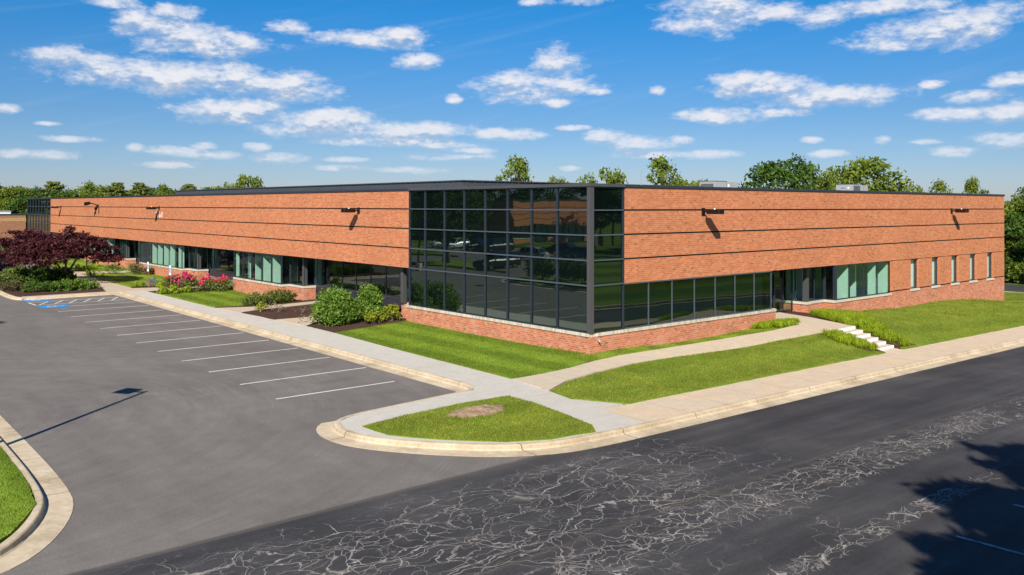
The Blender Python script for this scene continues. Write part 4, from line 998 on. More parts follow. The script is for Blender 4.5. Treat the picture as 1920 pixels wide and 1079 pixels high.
ac(18.9, 21.2, 8, 9.15, 6.86, 'grey rooftop unit with a louvred side near the middle of the right roof')
ac(29.6, 31.65, 5, 6.15, 6.80, 'grey rooftop unit with a blue badge near the right end', True)
t = empty('roof_vent', (10.3, 9.5, 5.9), 'thin vent pipe standing on the roof right of the glass corner', 'vent pipe')
MB().tube([(9.9, 6, 5.9), (9.9, 6, 7.25)], .03, 6).build('pipe', M_AC, t)

# ------------------------------------------------------------------ neighbouring buildings
fb = empty('neighbour_building', (-20, 148, -2), 'low brick building with a pale band beyond the far glass end', 'building')
MB().box(-75, 9, 147, 175, -3, 2.55).build('wall', M_BRICK_FAR, fb); MB().box(-75.03, 9.03, 146.97, 175, 2.55, 3.15).build('pale_band', simple('pale_brick', (.40, .24, .12), .9), fb)
MB().box(-75, 9, 147, 175, 3.15, 3.7).build('wall', M_BRICK_FAR, fb); MB().box(-75.1, 9.1, 146.9, 175.1, 3.7, 3.85).build('coping', M_COPING, fb)
for a, b, zz, lab in ((-3.2, 2.2, 5.0, 'white rooftop box on the far brick building, left one'), (3.6, 7.2, 4.4, 'low pale rooftop box on the far brick building, right one')):
    u = empty('rooftop_unit', (a, 152, 3.85), lab, 'air conditioner', 'far rooftop boxes'); MB().box(a, b, 150, 153, 3.7, zz - .15).build('housing', M_WHITE, u); MB().box(a - .1, b + .1, 149.9, 153.1, zz - .15, zz).build('lid', M_AC, u)
ob = empty('opposite_building', (-75, 90, -.4), 'long brick office building across the lot, seen mirrored in the glass corner', 'building')
MB().box(-125, -60, 75, 105, 2.4, 6.2).build('wall', M_BRICK, ob); MB().box(-124.7, -60.3, 75.3, 104.7, -1, 2.4).build('glazing', M_GLASS_DK, ob)
MB().box(-124, -62, 77.5, 103, -1, 2.39).build('inner_wall', M_INT_WALL, ob)
x = -60
while x > -118: MB().box(x - 4.5, x, 74.98, 75.3, -1, .4).build('base_wall', M_BRICK, ob); MB().box(x - 4.53, x + .03, 74.9, 75.3, .4, .52).build('sill', M_STONE, ob); x -= 7.5
for z in (3.3, 4.2, 5.1): MB().box(-125, -60, 74.98, 75, z, z + .06).build('joint_line', M_REVEAL, ob)
MB().box(-125.1, -59.9, 74.9, 105.1, 6.2, 6.35).build('coping', M_COPING, ob)
mb = MB(); x = -60.4
while x > -124: mb.box(x, x + .08, 75.2, 75.3, .52, 2.4); x -= 1.5
mb.build('mullion', M_FRAME, ob)

# ================================================================== PLANTS
def leafcards(centres, size, rs, aspect=1.5, flat=0.0, up=0.0):
    """one quad per centre, random orientation; flat > 0 lays them nearer the horizontal"""
    n = len(centres); a = rs.normal(0, 1, (n, 3)); a[:, 2] *= (1 - flat); a /= np.linalg.norm(a, axis=1)[:, None] + 1e-9
    b = rs.normal(0, 1, (n, 3)); b[:, 2] *= (1 - flat); b[:, 2] += up; b -= a * (a * b).sum(1)[:, None]; b /= np.linalg.norm(b, axis=1)[:, None] + 1e-9
    s = size * rs.uniform(.6, 1.35, n)[:, None] * .5
    v = np.empty((n, 4, 3)); v[:, 0] = centres - b * s * aspect; v[:, 1] = centres + a * s * .8; v[:, 2] = centres + b * s * aspect; v[:, 3] = centres - a * s * .8
    return v.reshape(-1, 3)
def clumps(cs, rads, per, rs, squash=.75, shell=.55):
    out = []
    for c, r in zip(cs, rads):
        k = max(6, int(per * r * r)); d = rs.normal(0, 1, (k, 3)); d /= np.linalg.norm(d, axis=1)[:, None]
        rr = r * (shell + (1 - shell) * rs.uniform(0, 1, k) ** .6) * (1 + .25 * rs.normal(0, 1, k).clip(-1.2, 1.5))
        p = d * rr[:, None]; p[:, 2] *= squash; out.append(np.array(c) + p)
    return np.concatenate(out)
def tree_meshes(kind, seed):
    """local meshes (trunk, crown) of one tree about 10 m high"""
    rs = np.random.RandomState(seed); tr = MB(); cs = []; rads = []
    H = 10.0
    if kind in ('broad', 'dark', 'dense'):
        tr.tube([(0, 0, -.5), (.1, 0, 1.2), (0, .1, 3.2)], [.32, .24, .20], 8, cap=False)
        nl = 34 if kind != 'dense' else 46
        for i in range(nl):
            th = rs.uniform(0, 2 * np.pi); u = rs.uniform(0, 1) ** .5; zz = rs.uniform(-1, 1)
            rad = 3.6 * math.sqrt(max(0, 1 - zz * zz * .92)) * (.55 + .45 * u)
            c = (rad * math.cos(th), rad * math.sin(th), 6.2 + zz * 3.1 + .3 * rs.normal()); cs.append(c); rads.append(rs.uniform(.75, 1.35))
        for i in range(0, nl, 3):
            c = cs[i]; tr.tube([(0, .05, 2.4 + (i % 5) * .3), (c[0] * .45, c[1] * .45, c[2] * .62 + .8), (c[0] * .9, c[1] * .9, c[2])], [.12, .07, .02], 5, cap=False)
        P = clumps(cs, rads, 110, rs, .7, .55); V = leafcards(P, .30, rs)
    elif kind == 'loose':
        tr.tube([(0, 0, -.5), (.1, 0, 3), (.0, .1, 8.8)], [.22, .16, .03], 7, cap=False)
        for i in range(38):
            z = rs.uniform(3.2, 9.6); rad = (2.6 - 1.9 * ((z - 4) / 5.6) ** 2 if z > 4 else 2.2) * rs.uniform(.3, 1); th = rs.uniform(0, 6.28)
            c = (rad * math.cos(th), rad * math.sin(th), z); cs.append(c); rads.append(rs.uniform(.45, 1.05))
            tr.tube([(0, 0, max(2, z - 1.6)), (c[0] * .6, c[1] * .6, z - .5), c], [.06, .04, .012], 4, cap=False)
        P = clumps(cs, rads, 130, rs, .9, .2); V = leafcards(P, .24, rs)
    elif kind == 'pine':
        tr.tube([(0, 0, -.5), (.08, 0, 4), (0, 0, 9.6)], [.24, .15, .03], 7, cap=False)
        for i in range(70):
            z = 2.2 + 7.6 * (i / 70) + rs.normal() * .12; th = i * 2.4; rad = (3.1 * (1 - (z - 2.2) / 8.4) ** .75 + .25) * rs.uniform(.55, 1.08)
            c = Vector((rad * math.cos(th), rad * math.sin(th), z - .10 * rad + .35)); tr.tube([(0, 0, z), tuple(c)], [.05, .015], 4, cap=False)
            for f in (.45, .75, 1.0): cs.append(tuple(Vector((0, 0, z)).lerp(c, f))); rads.append(.42 + .25 * (1 - f))
        P = clumps(cs, rads, 190, rs, .5, .1); V = leafcards(P, .22, rs, 2.2, .2, .3)
    elif kind == 'maple':       # low spreading purple crown in flat layers, H about 4.4
        for k in range(6):
            th = k * 1.05 + rs.uniform(-.2, .2); q = (.9 * math.cos(th), .9 * math.sin(th), 2.0 + rs.uniform(-.2, .3)); e = (2.4 * math.cos(th + .2), 2.4 * math.sin(th + .2), 3.0 + rs.uniform(-.3, .5))
            tr.tube([(.06 * math.cos(th), .06 * math.sin(th), -.2), (.16 * math.cos(th), .16 * math.sin(th), .75), q, e], [.10, .085, .055, .02], 6, cap=False)
        for i in range(190):
            th = rs.uniform(0, 6.28); r = 3.8 * rs.uniform(0, 1) ** .55; top = 4.15 - .135 * r * r + .25 * math.sin(3 * th + 1); z = top - rs.uniform(0, 1) ** 1.3 * 1.7 * (1 - .08 * r)
            cs.append((r * math.cos(th), r * math.sin(th), max(1.85, z))); rads.append(rs.uniform(.32, .68))
        P = clumps(cs, rads, 360, rs, .42, .15); V = leafcards(P, .145, rs, 1.5, .4)
    return tr.mesh('trunk'), V
PROTO = {}
LEAFM = {'broad': M_LEAF_LIGHT, 'dark': M_LEAF_DARK, 'dense': M_LEAF_OAK, 'loose': M_LEAF_LIGHT, 'pine': M_LEAF_PINE, 'maple': M_LEAF_MAPLE}
def tree(kind, seed, x, y, z, s, label, rz=0, group=None, sz=None, name='tree', cat='tree', mat=None):
    key = (kind, seed, mat.name if mat else None)
    if key not in PROTO:
        tm, V = tree_meshes(kind, seed); tm.materials.append(M_BARK); tm.shade_smooth()
        PROTO[key] = (tm, npmesh('crown', V, 4, mat or LEAFM[kind], link=False))
    tm, cm = PROTO[key]
    t = empty(name, (x, y, z), label, cat, group, rz); t.scale = (s, s, sz or s)
    for nm, me in (('trunk', tm), ('crown', cm)):
        o = bpy.data.objects.new(nm, me); COL.objects.link(o); o.parent = t
    return t
GB = 'trees behind the office building'
# (kind, seed, x, y, scale xy, top z, label)
def T_(kind, seed, x, y, w, top, label, rz=0, group=GB, base=-1.0, **k):
    href = {'maple': 4.6, 'pine': 10.0, 'loose': 10.2, 'broad': 10.3, 'dark': 10.3, 'dense': 10.3}[kind]
    return tree(kind, seed, x, y, base, w, label, rz, group, (top - base) / href, **k)
T_('loose', 1, 48.3, 60.1, 1.05, 11.9, 'bright tree top sticking up above the peak of the grey roof screen')
T_('loose', 2, 52.5, 69.0, .75, 9.9, 'small bright twig of tree top left of the tallest one over the roof screen', 1)
T_('loose', 2, 51.7, 57.2, .6, 9.5, 'tiny pointed tree top above the glass corner roof', 2)
T_('broad', 3, 49.5, 46.0, .80, 10.2, 'leafy tree top above the right end of the glass corner', .4)
T_('loose', 1, 46.0, 49.5, .7, 8.7, 'low tree top left of the leafy one over the glass corner', 2.1)
T_('loose', 4, 54.8, 41.4, 1.2, 11.2, 'airy tree top with bare twigs above the left part of the right brick wall', 2.4)
T_('broad', 5, 60.0, 42.0, .8, 8.7, 'low tree top just left of the first rooftop unit', 1.2)
T_('loose', 2, 66.5, 44.5, .8, 9.1, 'small tree top right behind the first rooftop unit', 3)
T_('dense', 6, 69.9, 35.2, 1.18, 11.7, 'round dense dark green oak crown between the two rooftop units', 1.1)
T_('broad', 3, 74.5, 31.5, .95, 10.0, 'yellow green tree left of the second rooftop unit', 2.6)
T_('broad', 5, 77.5, 28.7, 1.20, 11.6, 'largest yellow green tree crown behind the second rooftop unit', 0)
T_('broad', 3, 80.5, 26.0, .9, 9.0, 'lower yellow green tree right of the largest crown', 4)
T_('loose', 4, 89.8, 24.7, .85, 8.8, 'small lone tree top over the right part of the roof', 1)
T_('loose', 1, 84.5, 19.0, .55, 9.0, 'slim tree top near the right end of the roof', 4)
T_('loose', 2, 82.0, 16.6, .55, 7.6, 'second slim tree top by the right end of the roof', 5)
T_('broad', 5, 38.5, 121.1, .75, 10.9, 'bushy tree top above the long roof screen', 2)
T_('broad', 3, 35.0, 122.0, .5, 9.7, 'small rounded tree top left of the bushy one over the roof screen', 1)
for k, (x, y, w, top) in enumerate([(71, 7.4, .66, 7.6), (67, 3.9, .8, 6.7), (72.5, 3, .9, 7.4), (80, 9.4, .8, 8.6), (69.5, 7.6, .5, 4.6), (67.8, 6.6, .5, 3.9), (66, 1.0, .8, 6.0), (76, 2, 1, 7.2), (72.5, 9.0, .5, 5.6), (88, 12.5, .9, 9.0), (84, 16, 1.0, 6.2), (86, 20, 1.0, 6.2), (80, 13, .9, 6.0), (92, 12, 1.1, 7.0), (77, 8.5, .8, 6.4), (68, 9.5, .8, 5.0), (70, 11, .9, 6.0), (67.2, 7.8, .6, 3.9), (72, 13, 1, 6.2), (66.6, 5.4, .6, 3.4), (74, 10.5, .8, 6.0)]):
    T_(('broad', 'loose', 'broad', 'dense')[k % 4], (5, 4, 3, 6)[k % 4], x, y, w, top, 'green tree in the wooded edge beyond the right end of the building', k * 1.3, 'trees of the wooded edge beyond the right wall end', base=-1.9)
lrow = [(-3, 176, .9, 9.2), (3, 174, 1.0, 8.6), (8, 172, 1.0, 9.6), (13, 169, 1.0, 9.0), (17.5, 165.5, 1.05, 9.9), (22, 156, 1.0, 10.0), (26, 154, .95, 9.6), (24, 162, .9, 9.0), (29.5, 151, .9, 9.6), (33, 147, .85, 9.5), (36, 143, .85, 9.3), (31, 158, .9, 8.8), (39, 150, .8, 8.8), (-9, 172, 1, 9.0), (6, 158, .8, 6.9), (11, 157, .8, 7.4), (1, 179, 1.1, 7.0), (15, 158, .8, 6.6), (45, 140, .8, 8.5), (50, 138, .8, 8.3)]
ORD = 'first second third fourth fifth sixth seventh eighth ninth tenth eleventh twelfth thirteenth fourteenth fifteenth sixteenth seventeenth eighteenth nineteenth twentieth'.split()
for k, (x, y, w, top) in enumerate(lrow):
    kd = ('pine', 'loose', 'pine', 'broad')[k % 4] if k < 14 else ('broad', 'dense')[k % 2]
    T_(kd, {'pine': 7 + k % 2, 'broad': 3, 'dense': 6, 'loose': 4}[kd], x, y, w * (1.35 if kd == 'pine' else 1.05), top, ORD[sorted(range(len(lrow)), key=lambda q: -math.atan2(lrow[q][1] + 23, lrow[q][0] + 23.6)).index(k)] + ' tree from the left in the row behind the far roof end', k * 1.7, 'tree row behind the far end of the building')
for k in range(24):
    x = -10 + k * 3.1 + 2 * math.sin(k * 2.3); y = 184 - k * 1.9
    T_(('dense', 'broad')[k % 2], (6, 5)[k % 2], x, y, 1.3, 8.8 + .8 * math.sin(k * 1.9), 'rounded crown filling the far tree row behind the pines', k, 'rounded crowns filling the far tree row')
# behind the viewer: what the dark glass mirrors
for k, (x, y, s, top) in enumerate([(-26.5, 45.5, .85, 9.5), (-27.5, 47.5, .8, 9), (-31, 60, 1.0, 11), (-37, 68, 1.1, 12), (-44, 80, 1.2, 12.5), (-52, 92, 1.3, 13), (-40, 92, 1.2, 12), (-58, 92, 1.1, 12), (-78, 68, .7, 10.5), (-90, 66, .75, 11), (-70, 118, 1.4, 14),
        (-100, 60, 1.3, 13), (-112, 48, 1.4, 14), (-96, 40, 1.2, 13), (-110, 62, 1.4, 15), (-90, 114, 1.5, 16), (-104, 96, 1.5, 16), (-106, 116, 1.5, 16), (-40, 118, 1.4, 13), (-30, 122, 1.3, 12), (-22, 112, 1.1, 11), (-50, 130, 1.4, 14), (-60, 134, 1.4, 14), (-102, 68, 1.0, 13), (-12, 184, 1.3, 15), (-19, 182, 1.4, 16), (-27, 185, 1.4, 15), (-35, 183, 1.4, 16), (-44, 186, 1.4, 16)]):
    T_('dark', 9 + k % 2, x, y, s * (1.15 if k < 2 else 1.25), top, 'dark tree across the parking lot, seen mirrored in the glass corner', k * 1.1, 'trees across the lot mirrored in the glass', base=-.6)
for k in range(22):
    x = 14 + k * 6.2 + 3 * math.sin(k * 1.7); y = -46 - 9 * abs(math.sin(k * .9)) - .35 * x
    T_(('dark', 'dense')[k % 2], (9, 6)[k % 2], x, y, 1.35, 12 + 2.5 * math.sin(k * 2.1), 'tree beyond the road lawn, seen mirrored in the right hand glass', k, 'trees beyond the road mirrored in the glass', base=-1.5)
# conifers whose shade falls on the lower right stalls
for k, (x, y, h) in enumerate([(-18.8, -26.6, 10.4), (-15.8, -25.7, 11.0), (-12.6, -26.0, 11.6), (-9.4, -26.0, 10.6), (-6.2, -26.4, 12.2), (-3.2, -26.0, 10.6), (0, -26.2, 10.0), (3.4, -26.0, 8.8), (6.6, -26.4, 8.6)]):
    T_('pine', 7 + k % 2, x, y, .98, h, 'conifer standing just outside the lower right corner, known by its shade', k * 2.1, 'conifers beside the road', base=-.7, mat=M_LEAF_DARK)
struct(sheet('road_verge', [(-95, -22.3), (10.8, -22.3), (11.6, -15.2), (13.5, -14.0), (16, -13.6), (62, -13.6), (62, -200), (-95, -200)], Vz, .10, 4.0, .3, M_FIELD))
kerb('kerb', [(60, -13.4), (30, -13.4), (16, -13.4), (13.2, -13.8), (11.5, -15.0), (10.7, -17), (10.6, -22.1), (-20, -22.15), (-90, -22.2)], gut=.3)

# purple maples
mz = u1(-7.8, 45.8)
def maple(seed, x, y, s, label, rz, sz): 
    return tree('maple', seed, x, y, float(Cz(x, y)), s, label, rz, 'purple maples in the planting island', sz, 'maple_tree', 'tree')
maple(21, -7.85, 45.8, 1.0, 'nearer purple leaved maple in front of the long brick wall', .5, .93)
maple(22, -8.6, 57.5, 1.08, 'farther purple leaved maple behind, at the left edge', 2.2, .80)

def bush(name, x, y, rx, ry, h, mat, label, cat='shrub', group=None, leaf=.09, per=260, seed=0, zf=Uz, nl=14, squash=.8, flower=None, base=None, flat=0, twig=True, open_=0.0):
    rs = np.random.RandomState(seed); z0 = base if base is not None else float(np.asarray(zf(x, y)).ravel()[0])
    t = empty(name, (x, y, z0), label, cat, group); cs = []; rads = []
    for i in range(nl):
        th = rs.uniform(0, 6.28); r = rs.uniform(.1, .8) ** .7; q = rs.uniform(0, 1)
        rr = min(rx, ry, h) * rs.uniform(.26, .46)
        zz = h * (.18 + .66 * q * (1 - .55 * r * r)); cs.append((r * (rx - rr * .6) * math.cos(th) * (1.05 - .25 * q), r * (ry - rr * .6) * math.sin(th) * (1.05 - .25 * q), zz)); rads.append(rr)
    P = clumps(cs, rads, per, rs, squash, .35); P[:, 2] = np.abs(P[:, 2]) + .01
    V = leafcards(P, leaf, rs, 1.6, flat)
    npo = npmesh('foliage', V, 4, mat, t)
    if twig:
        tw = MB()
        for i in range(0, nl, 2):
            c = cs[i]; tw.tube([(c[0] * .15, c[1] * .15, -.05), (c[0] * .6, c[1] * .6, c[2] * .5), c], [.025, .018, .006], 4, cap=False)
        local(tw, 'stem', M_BARK, t)
    if flower:
        fm, fn, fs = flower
        top = P[np.argsort(-(P[:, 2] + .35 * h * rs.uniform(-1, 1, len(P)) - .25 * (P[:, 0] + 0) / rx * h))][:fn * 3]
        pick = top[rs.choice(len(top), min(fn, len(top)), replace=False)]
        FV = []
        for p in pick:
            m_ = 7; FV.append(leafcards(p + np.array((-.03, 0, .05)) + rs.normal(0, fs * .3, (m_, 3)), fs, rs, 1.0))
        npmesh('flower', np.concatenate(FV), 4, fm, t)
    return t
GR = 'big rounded shrubs near the glass corner'
bush('shrub', -3.15, 14.35, 1.35, 1.25, 1.95, M_LEAF_SHRUB, 'largest rounded green shrub beside the grey sidewalk', 'shrub', GR, .085, 1150, 1, nl=46)
bush('shrub', -1.35, 14.0, 1.1, 1.05, 1.85, M_LEAF_SHRUB, 'rounded green shrub between the largest shrub and the golden ones', 'shrub', GR, .085, 1150, 2, nl=38)
bush('shrub', -1.65, 13.05, .65, .5, .80, M_LEAF_GOLD, 'golden green shrub left of the brick base, lower one', 'shrub', 'golden shrubs by the brick base', .075, 1100, 3, nl=20)
bush('shrub', -.65, 13.15, .62, .5, 1.0, M_LEAF_GOLD, 'golden green shrub touching the end of the brick base', 'shrub', 'golden shrubs by the brick base', .075, 1100, 4, nl=20)
bush('juniper_shrub', -2.4, 24.3, 1.5, 1.2, .75, M_LEAF_JUNI, 'low spreading juniper by the sidewalk, left of the pair', 'shrub', 'low junipers before the knee wall', .085, 800, 5, nl=32, flat=.2)
bush('juniper_shrub', -1.0, 24.9, 1.4, 1.1, .80, M_LEAF_JUNI, 'low spreading juniper against the brick pier', 'shrub', 'low junipers before the knee wall', .085, 800, 6, nl=32, flat=.2)
bush('shrub', -3.75, 21.2, .55, .6, .62, M_LEAF_GOLD, 'small yellow green shrub at the bed corner beside the path', 'shrub', None, .08, 500, 7, nl=9)
bush('dry_shrub', -3.35, 20.2, .75, .75, .60, M_LEAF_DRY, 'half bare greyish shrub in the mulch bed', 'shrub', None, .06, 260, 8, nl=12)
bush('dry_shrub', -2.6, 18.9, .55, .55, .5, M_LEAF_DRY, 'small thin bare twiggy shrub in the mulch bed', 'shrub', None, .05, 90, 9, nl=8)
bush('weed', -4.2, 15.6, .35, .35, .45, M_LEAF_DRY, 'thin pale weed tuft left of the largest shrub', 'plant', None, .06, 200, 10, nl=6, twig=False)
# roses
for k, (x, y, rx, h, n, fm, lab) in enumerate([
    (-2.9, 35.1, 1.25, 1.25, 60, M_ROSE, 'largest pink rose bush, covered in flowers, beside the second signpost'),
    (-1.7, 34.4, 1.0, 1.0, 26, M_ROSE, 'pink rose bush in the middle of the rose row'),
    (-.8, 34.1, .85, .95, 18, M_ROSE_RED, 'rose bush with fewer red flowers near the brick pier'),
    (-.1, 34.9, .75, 1.0, 16, M_ROSE, 'pink rose bush at the entrance end of the row'),
    (-3.3, 36.9, .8, .95, 6, M_ROSE, 'dark shrub with two pink flowers left of the rose row')]):
    bush('rose_bush', x, y, rx, rx * .95, h, M_LEAF_BARB if k in (4,) else M_LEAF_JUNI, lab, 'rose bush', 'rose bushes by the entrance path', .08, 420, 40 + k, nl=18, flower=(fm, n, .13))
bush('lavender', -4.0, 38.4, .6, .6, .8, M_LAV, 'blue violet flowering lavender clump behind the first signpost', 'plant', None, .06, 500, 50, nl=9)
for k, (x, y, rx, lab) in enumerate([(-4.75, 38.9, .55, 'yellow green grass clump left of the first signpost'), (-3.7, 37.6, .5, 'yellow green grass clump between the signposts')]):
    bush('ornamental_grass', x, y, rx, rx, .45, M_LEAF_YELLOW, lab, 'grass', 'yellow green clumps by the signposts', .12, 600, 55 + k, nl=7, flat=0, twig=False)
for k, (x, y) in enumerate([(-4.75, 33.7), (-4.1, 33.9), (-3.4, 34.0)]):
    bush('ornamental_grass', x, y, .6, .5, .48, M_LEAF_YELLOW, ['yellow green grass clump nearest the sidewalk below the second signpost', 'yellow green grass clump at the foot of the second signpost', 'yellow green grass clump in front of the roses'][k], 'grass', 'yellow green clumps before the roses', .13, 600, 60 + k, nl=8, twig=False)
for k, (x, y, rx, h) in enumerate([(-2.6, 53.0, 1.0, .9), (-1.3, 51.6, .9, .8), (-.6, 53.4, .9, 1.0), (-.5, 50.6, .8, .8)]):
    bush('barberry_shrub', x, y, rx, rx, h, M_LEAF_BARB if k % 2 else M_LEAF_JUNI, ['dark shrub at the path by the far entrance', 'reddish green shrub before the far brick base', 'green shrub against the far brick pier', 'low shrub right of the far brick pier'][k], 'shrub', 'shrubs by the far entrance', .10, 300, 70 + k, nl=12)
for k, (x, y, rx) in enumerate([(-4.3, 51.5, .9), (-3.6, 58.6, 1.1), (-2.0, 59.2, 1.2)]):
    bush('ornamental_grass', x, y, rx, .8, .5, M_LEAF_YELLOW, ['yellow green clump at the bend of the footpath', 'yellow green hedge strip behind the maple, left part', 'yellow green hedge strip behind the maple, right part'][k], 'grass', None, .13, 400, 80 + k, nl=10, twig=False)
# planting island under the maples
for k, (x, y, rx, ry, h, mt, lf, lab) in enumerate([
    (-9.6, 46.5, 2.1, 2.6, 1.35, M_LEAF_OAK, .13, 'large soft dark green mound under the maples'),
    (-10.9, 46.6, 1.3, 2.0, 1.25, M_LEAF_JUNI, .13, 'feathery light green mound left of the dark mound'),
    (-8.0, 46.4, 1.2, 1.8, 1.0, M_LEAF_DARK, .13, 'dark low mound around the nearer maple trunk'),
    (-10.5, 40.0, 1.7, 1.1, .75, M_LEAF_OAK, .10, 'low dark green hedge piece at the left of the kerb bed'),
    (-9.0, 40.0, 1.4, 1.0, .80, M_LEAF_SHRUB, .10, 'low bright green hedge piece in the middle of the kerb bed'),
    (-7.9, 40.2, 1.1, .9, .70, M_LEAF_SHRUB, .10, 'low bright green hedge piece by the footpath'),
    (-11.9, 42.5, .8, 2.0, .55, M_LEAF_BARB, .12, 'reddish low plants along the left kerb of the planting island'),
    (-11.6, 50.5, .9, 1.6, .5, M_LEAF_LIGHT, .14, 'light green grassy tuft beside the parked dark car')]):
    bush('shrub', x, y, rx, ry, h, mt, lab, 'shrub', 'low plants of the maple island', lf, 620, 90 + k, zf=Cz, nl=36, twig=False)
# yellow-green grass strips along the stairs
def tufts(poly, zf, dens, seed, label, h=(.13, .30)):
    rs = np.random.RandomState(seed); xs = [p[0] for p in poly]; ys = [p[1] for p in poly]; n = int((max(xs) - min(xs)) * (max(ys) - min(ys)) * dens)
    x = rs.uniform(min(xs), max(xs), n); y = rs.uniform(min(ys), max(ys), n); ok = inside(poly, x, y); x = x[ok]; y = y[ok]; n = len(x); z = np.asarray(zf(x, y)).ravel()
    N = 34; X = np.repeat(x, N); Y = np.repeat(y, N); Z = np.repeat(z, N); m_ = len(X)
    an = rs.uniform(0, 6.28, m_); hh = rs.uniform(h[0], h[1], m_); sp = rs.uniform(.08, .36, m_); w = .009
    dx = -np.sin(an) * w; dy = np.cos(an) * w; c = np.cos(an); s = np.sin(an)
    bx = X + rs.normal(0, .04, m_); by = Y + rs.normal(0, .04, m_)
    v = np.empty((m_, 2, 4, 3))
    mx = bx + c * sp * .45; my = by + s * sp * .45; mz_ = Z + hh; ex = bx + c * sp; ey = by + s * sp; ez = Z + hh * .35
    v[:, 0, 0] = np.stack([bx - dx, by - dy, Z], 1); v[:, 0, 1] = np.stack([bx + dx, by + dy, Z], 1); v[:, 0, 2] = np.stack([mx + dx, my + dy, mz_], 1); v[:, 0, 3] = np.stack([mx - dx, my - dy, mz_], 1)
    v[:, 1, 0] = v[:, 0, 3]; v[:, 1, 1] = v[:, 0, 2]; v[:, 1, 2] = np.stack([ex + dx * .3, ey + dy * .3, ez], 1); v[:, 1, 3] = np.stack([ex - dx * .3, ey - dy * .3, ez], 1)
    o = npmesh('ornamental_grass', v.reshape(-1, 3), 4, M_LEAF_YELLOW); return tag(o, label, 'ornamental grass', None, 'stuff')
tufts([(13.2, -3.5), (14.3, -1.9), (15.6, -.1), (18.0, .0), (18.6, -1.2), (16.2, -2.9), (14.5, -4.6), (14.0, -5.9), (13.5, -5.85), (13.35, -5.0)], Uz, 34, 5, 'long bank of yellow green grass right of the stairs running up to the knee wall')
tufts([(10.3, -3.65), (11.5, -3.9), (11.45, -5.6), (11.0, -5.7), (10.3, -4.8)], Uz, 34, 6, 'short strip of yellow green grass left of the stairs')
tufts([(10.4, -.9), (10.5, -.1), (12.5, -.1), (12.6, -1.1), (11.9, -1.7), (11.0, -1.7)], Uz, 34, 7, 'patch of yellow green grass at the corner of the entrance recess')
for k, (x, y, r, h, lab) in enumerate([(66.4, 7.0, 1.8, 2.4, 'low leafy undergrowth shrub at the wooded edge right beside the wall end'), (67.2, 4.6, 2.0, 2.8, 'leafy undergrowth shrub under the wooded edge trees'), (68.3, 2.0, 2.0, 2.4, 'undergrowth shrub at the right border under the wooded edge'), (67.0, 9.4, 2.0, 3.0, 'undergrowth shrub half hidden behind the right wall end')]):
    bush('undergrowth_shrub', x, y, r, r, h, M_LEAF_OAK if k % 2 else M_LEAF_LIGHT, lab, 'shrub', 'undergrowth of the wooded edge', .22, 120, 120 + k, zf=Vz, nl=20, twig=False)
# dark hedge and shrubs mirrored in the glass corner
for k, (x, y) in enumerate([(-20.4, 19), (-20.8, 21), (-21, 23), (-20.2, 25), (-21.4, 26.3), (-22.2, 21), (-22.6, 24)]):
    bush('hedge_shrub', x, y, 1.5, 1.5, 2.1, M_LEAF_DARK, 'dark clipped hedge shrub on the lot island, seen mirrored in the glass', 'shrub', 'hedge of the lot island', .14, 170, 100 + k, zf=Cz, nl=20, twig=False)

# ================================================================== SIGNS, POLES, CARS
def sign(x, y, label):
    z = u1(x, y); t = empty('parking_sign', (x, y, z), label, 'sign', 'reserved parking signs on copper coloured posts')
    MB().box(x - .02, x + .02, y - .025, y + .025, z - .1, z + 1.75).build('post', M_POST, t)
    p = MB().box(x - .06, x - .045, y - .17, y + .17, z + 1.15, z + 1.80).build('sign_plate', M_WHITE, t)
    MB().box(x - .066, x - .061, y - .13, y + .13, z + 1.32, z + 1.62).build('blue_square', M_BLUE, p)
    s = MB(); xx = x - .070
    pts = [(y + .01 + .06 * math.cos(R(a)), z + 1.43 + .06 * math.sin(R(a))) for a in range(60, 330, 30)]
    for a, b in zip(pts[:-1], pts[1:]): s.tube([(xx, a[0], a[1]), (xx, b[0], b[1])], .009, 4)
    s.box(xx - .004, xx, y - .012, y + .012, z + 1.45, z + 1.56); s.box(xx - .004, xx, y - .08, y + .0, z + 1.44, z + 1.46); s.box(xx - .004, xx, y - .095, y - .075, z + 1.38, z + 1.46); s.tube([(xx, y, z + 1.585), (xx - .004, y, z + 1.585)], .018, 8)
    s.build('access_symbol', M_WHITE, p); return t
sign(-4.35, 38.2, 'blue and white parking sign on a thin post, farther one by the yellow clump')
sign(-4.1, 34.5, 'blue and white parking sign on a thin post, nearer one before the roses')
t = empty('bollard_light', (-4.5, 53.4, -.35), 'slim dark post beside the footpath behind the maple', 'post'); z = u1(-4.5, 53.4)
MB().tube([(-4.5, 53.4, z - .1), (-4.5, 53.4, z + 1.5)], .05, 8).build('pole', M_BLACK, t); MB().tube([(-4.5, 53.4, z + 1.5), (-4.5, 53.4, z + 1.62)], [.09, .03], 8).build('cap', M_BLACK, t)
def lamp_post(x, y, h, label, ax=(1, 0)):
    z = float(Cz(x, y)); t = empty('street_lamp', (x, y, z), label, 'street lamp', 'parking lot lamp posts')
    MB().tube([(x, y, z - .1), (x, y, z + .55)], [.28, .27], 14).build('base', M_CONC_PATH, t)
    MB().tube([(x, y, z + .5), (x, y, z + h)], [.085, .06], 10).build('pole', M_BLACK, t)
    a = Vector((ax[0], ax[1], 0)); s = Vector((-ax[1], ax[0], 0)); o = Vector((x, y, z + h - .1))
    MB().tube([o, o + a * .35], .04).build('arm', M_BLACK, t)
    rings = []
    for dd in (.3, .95):
        rings.append([tuple(o + a * dd + s * b + Vector((0, 0, c))) for b, c in ((-.26, -.10), (.26, -.10), (.26, .10), (-.26, .10))])
    MB().loft(rings).build('lamp_head', M_BLACK, t)
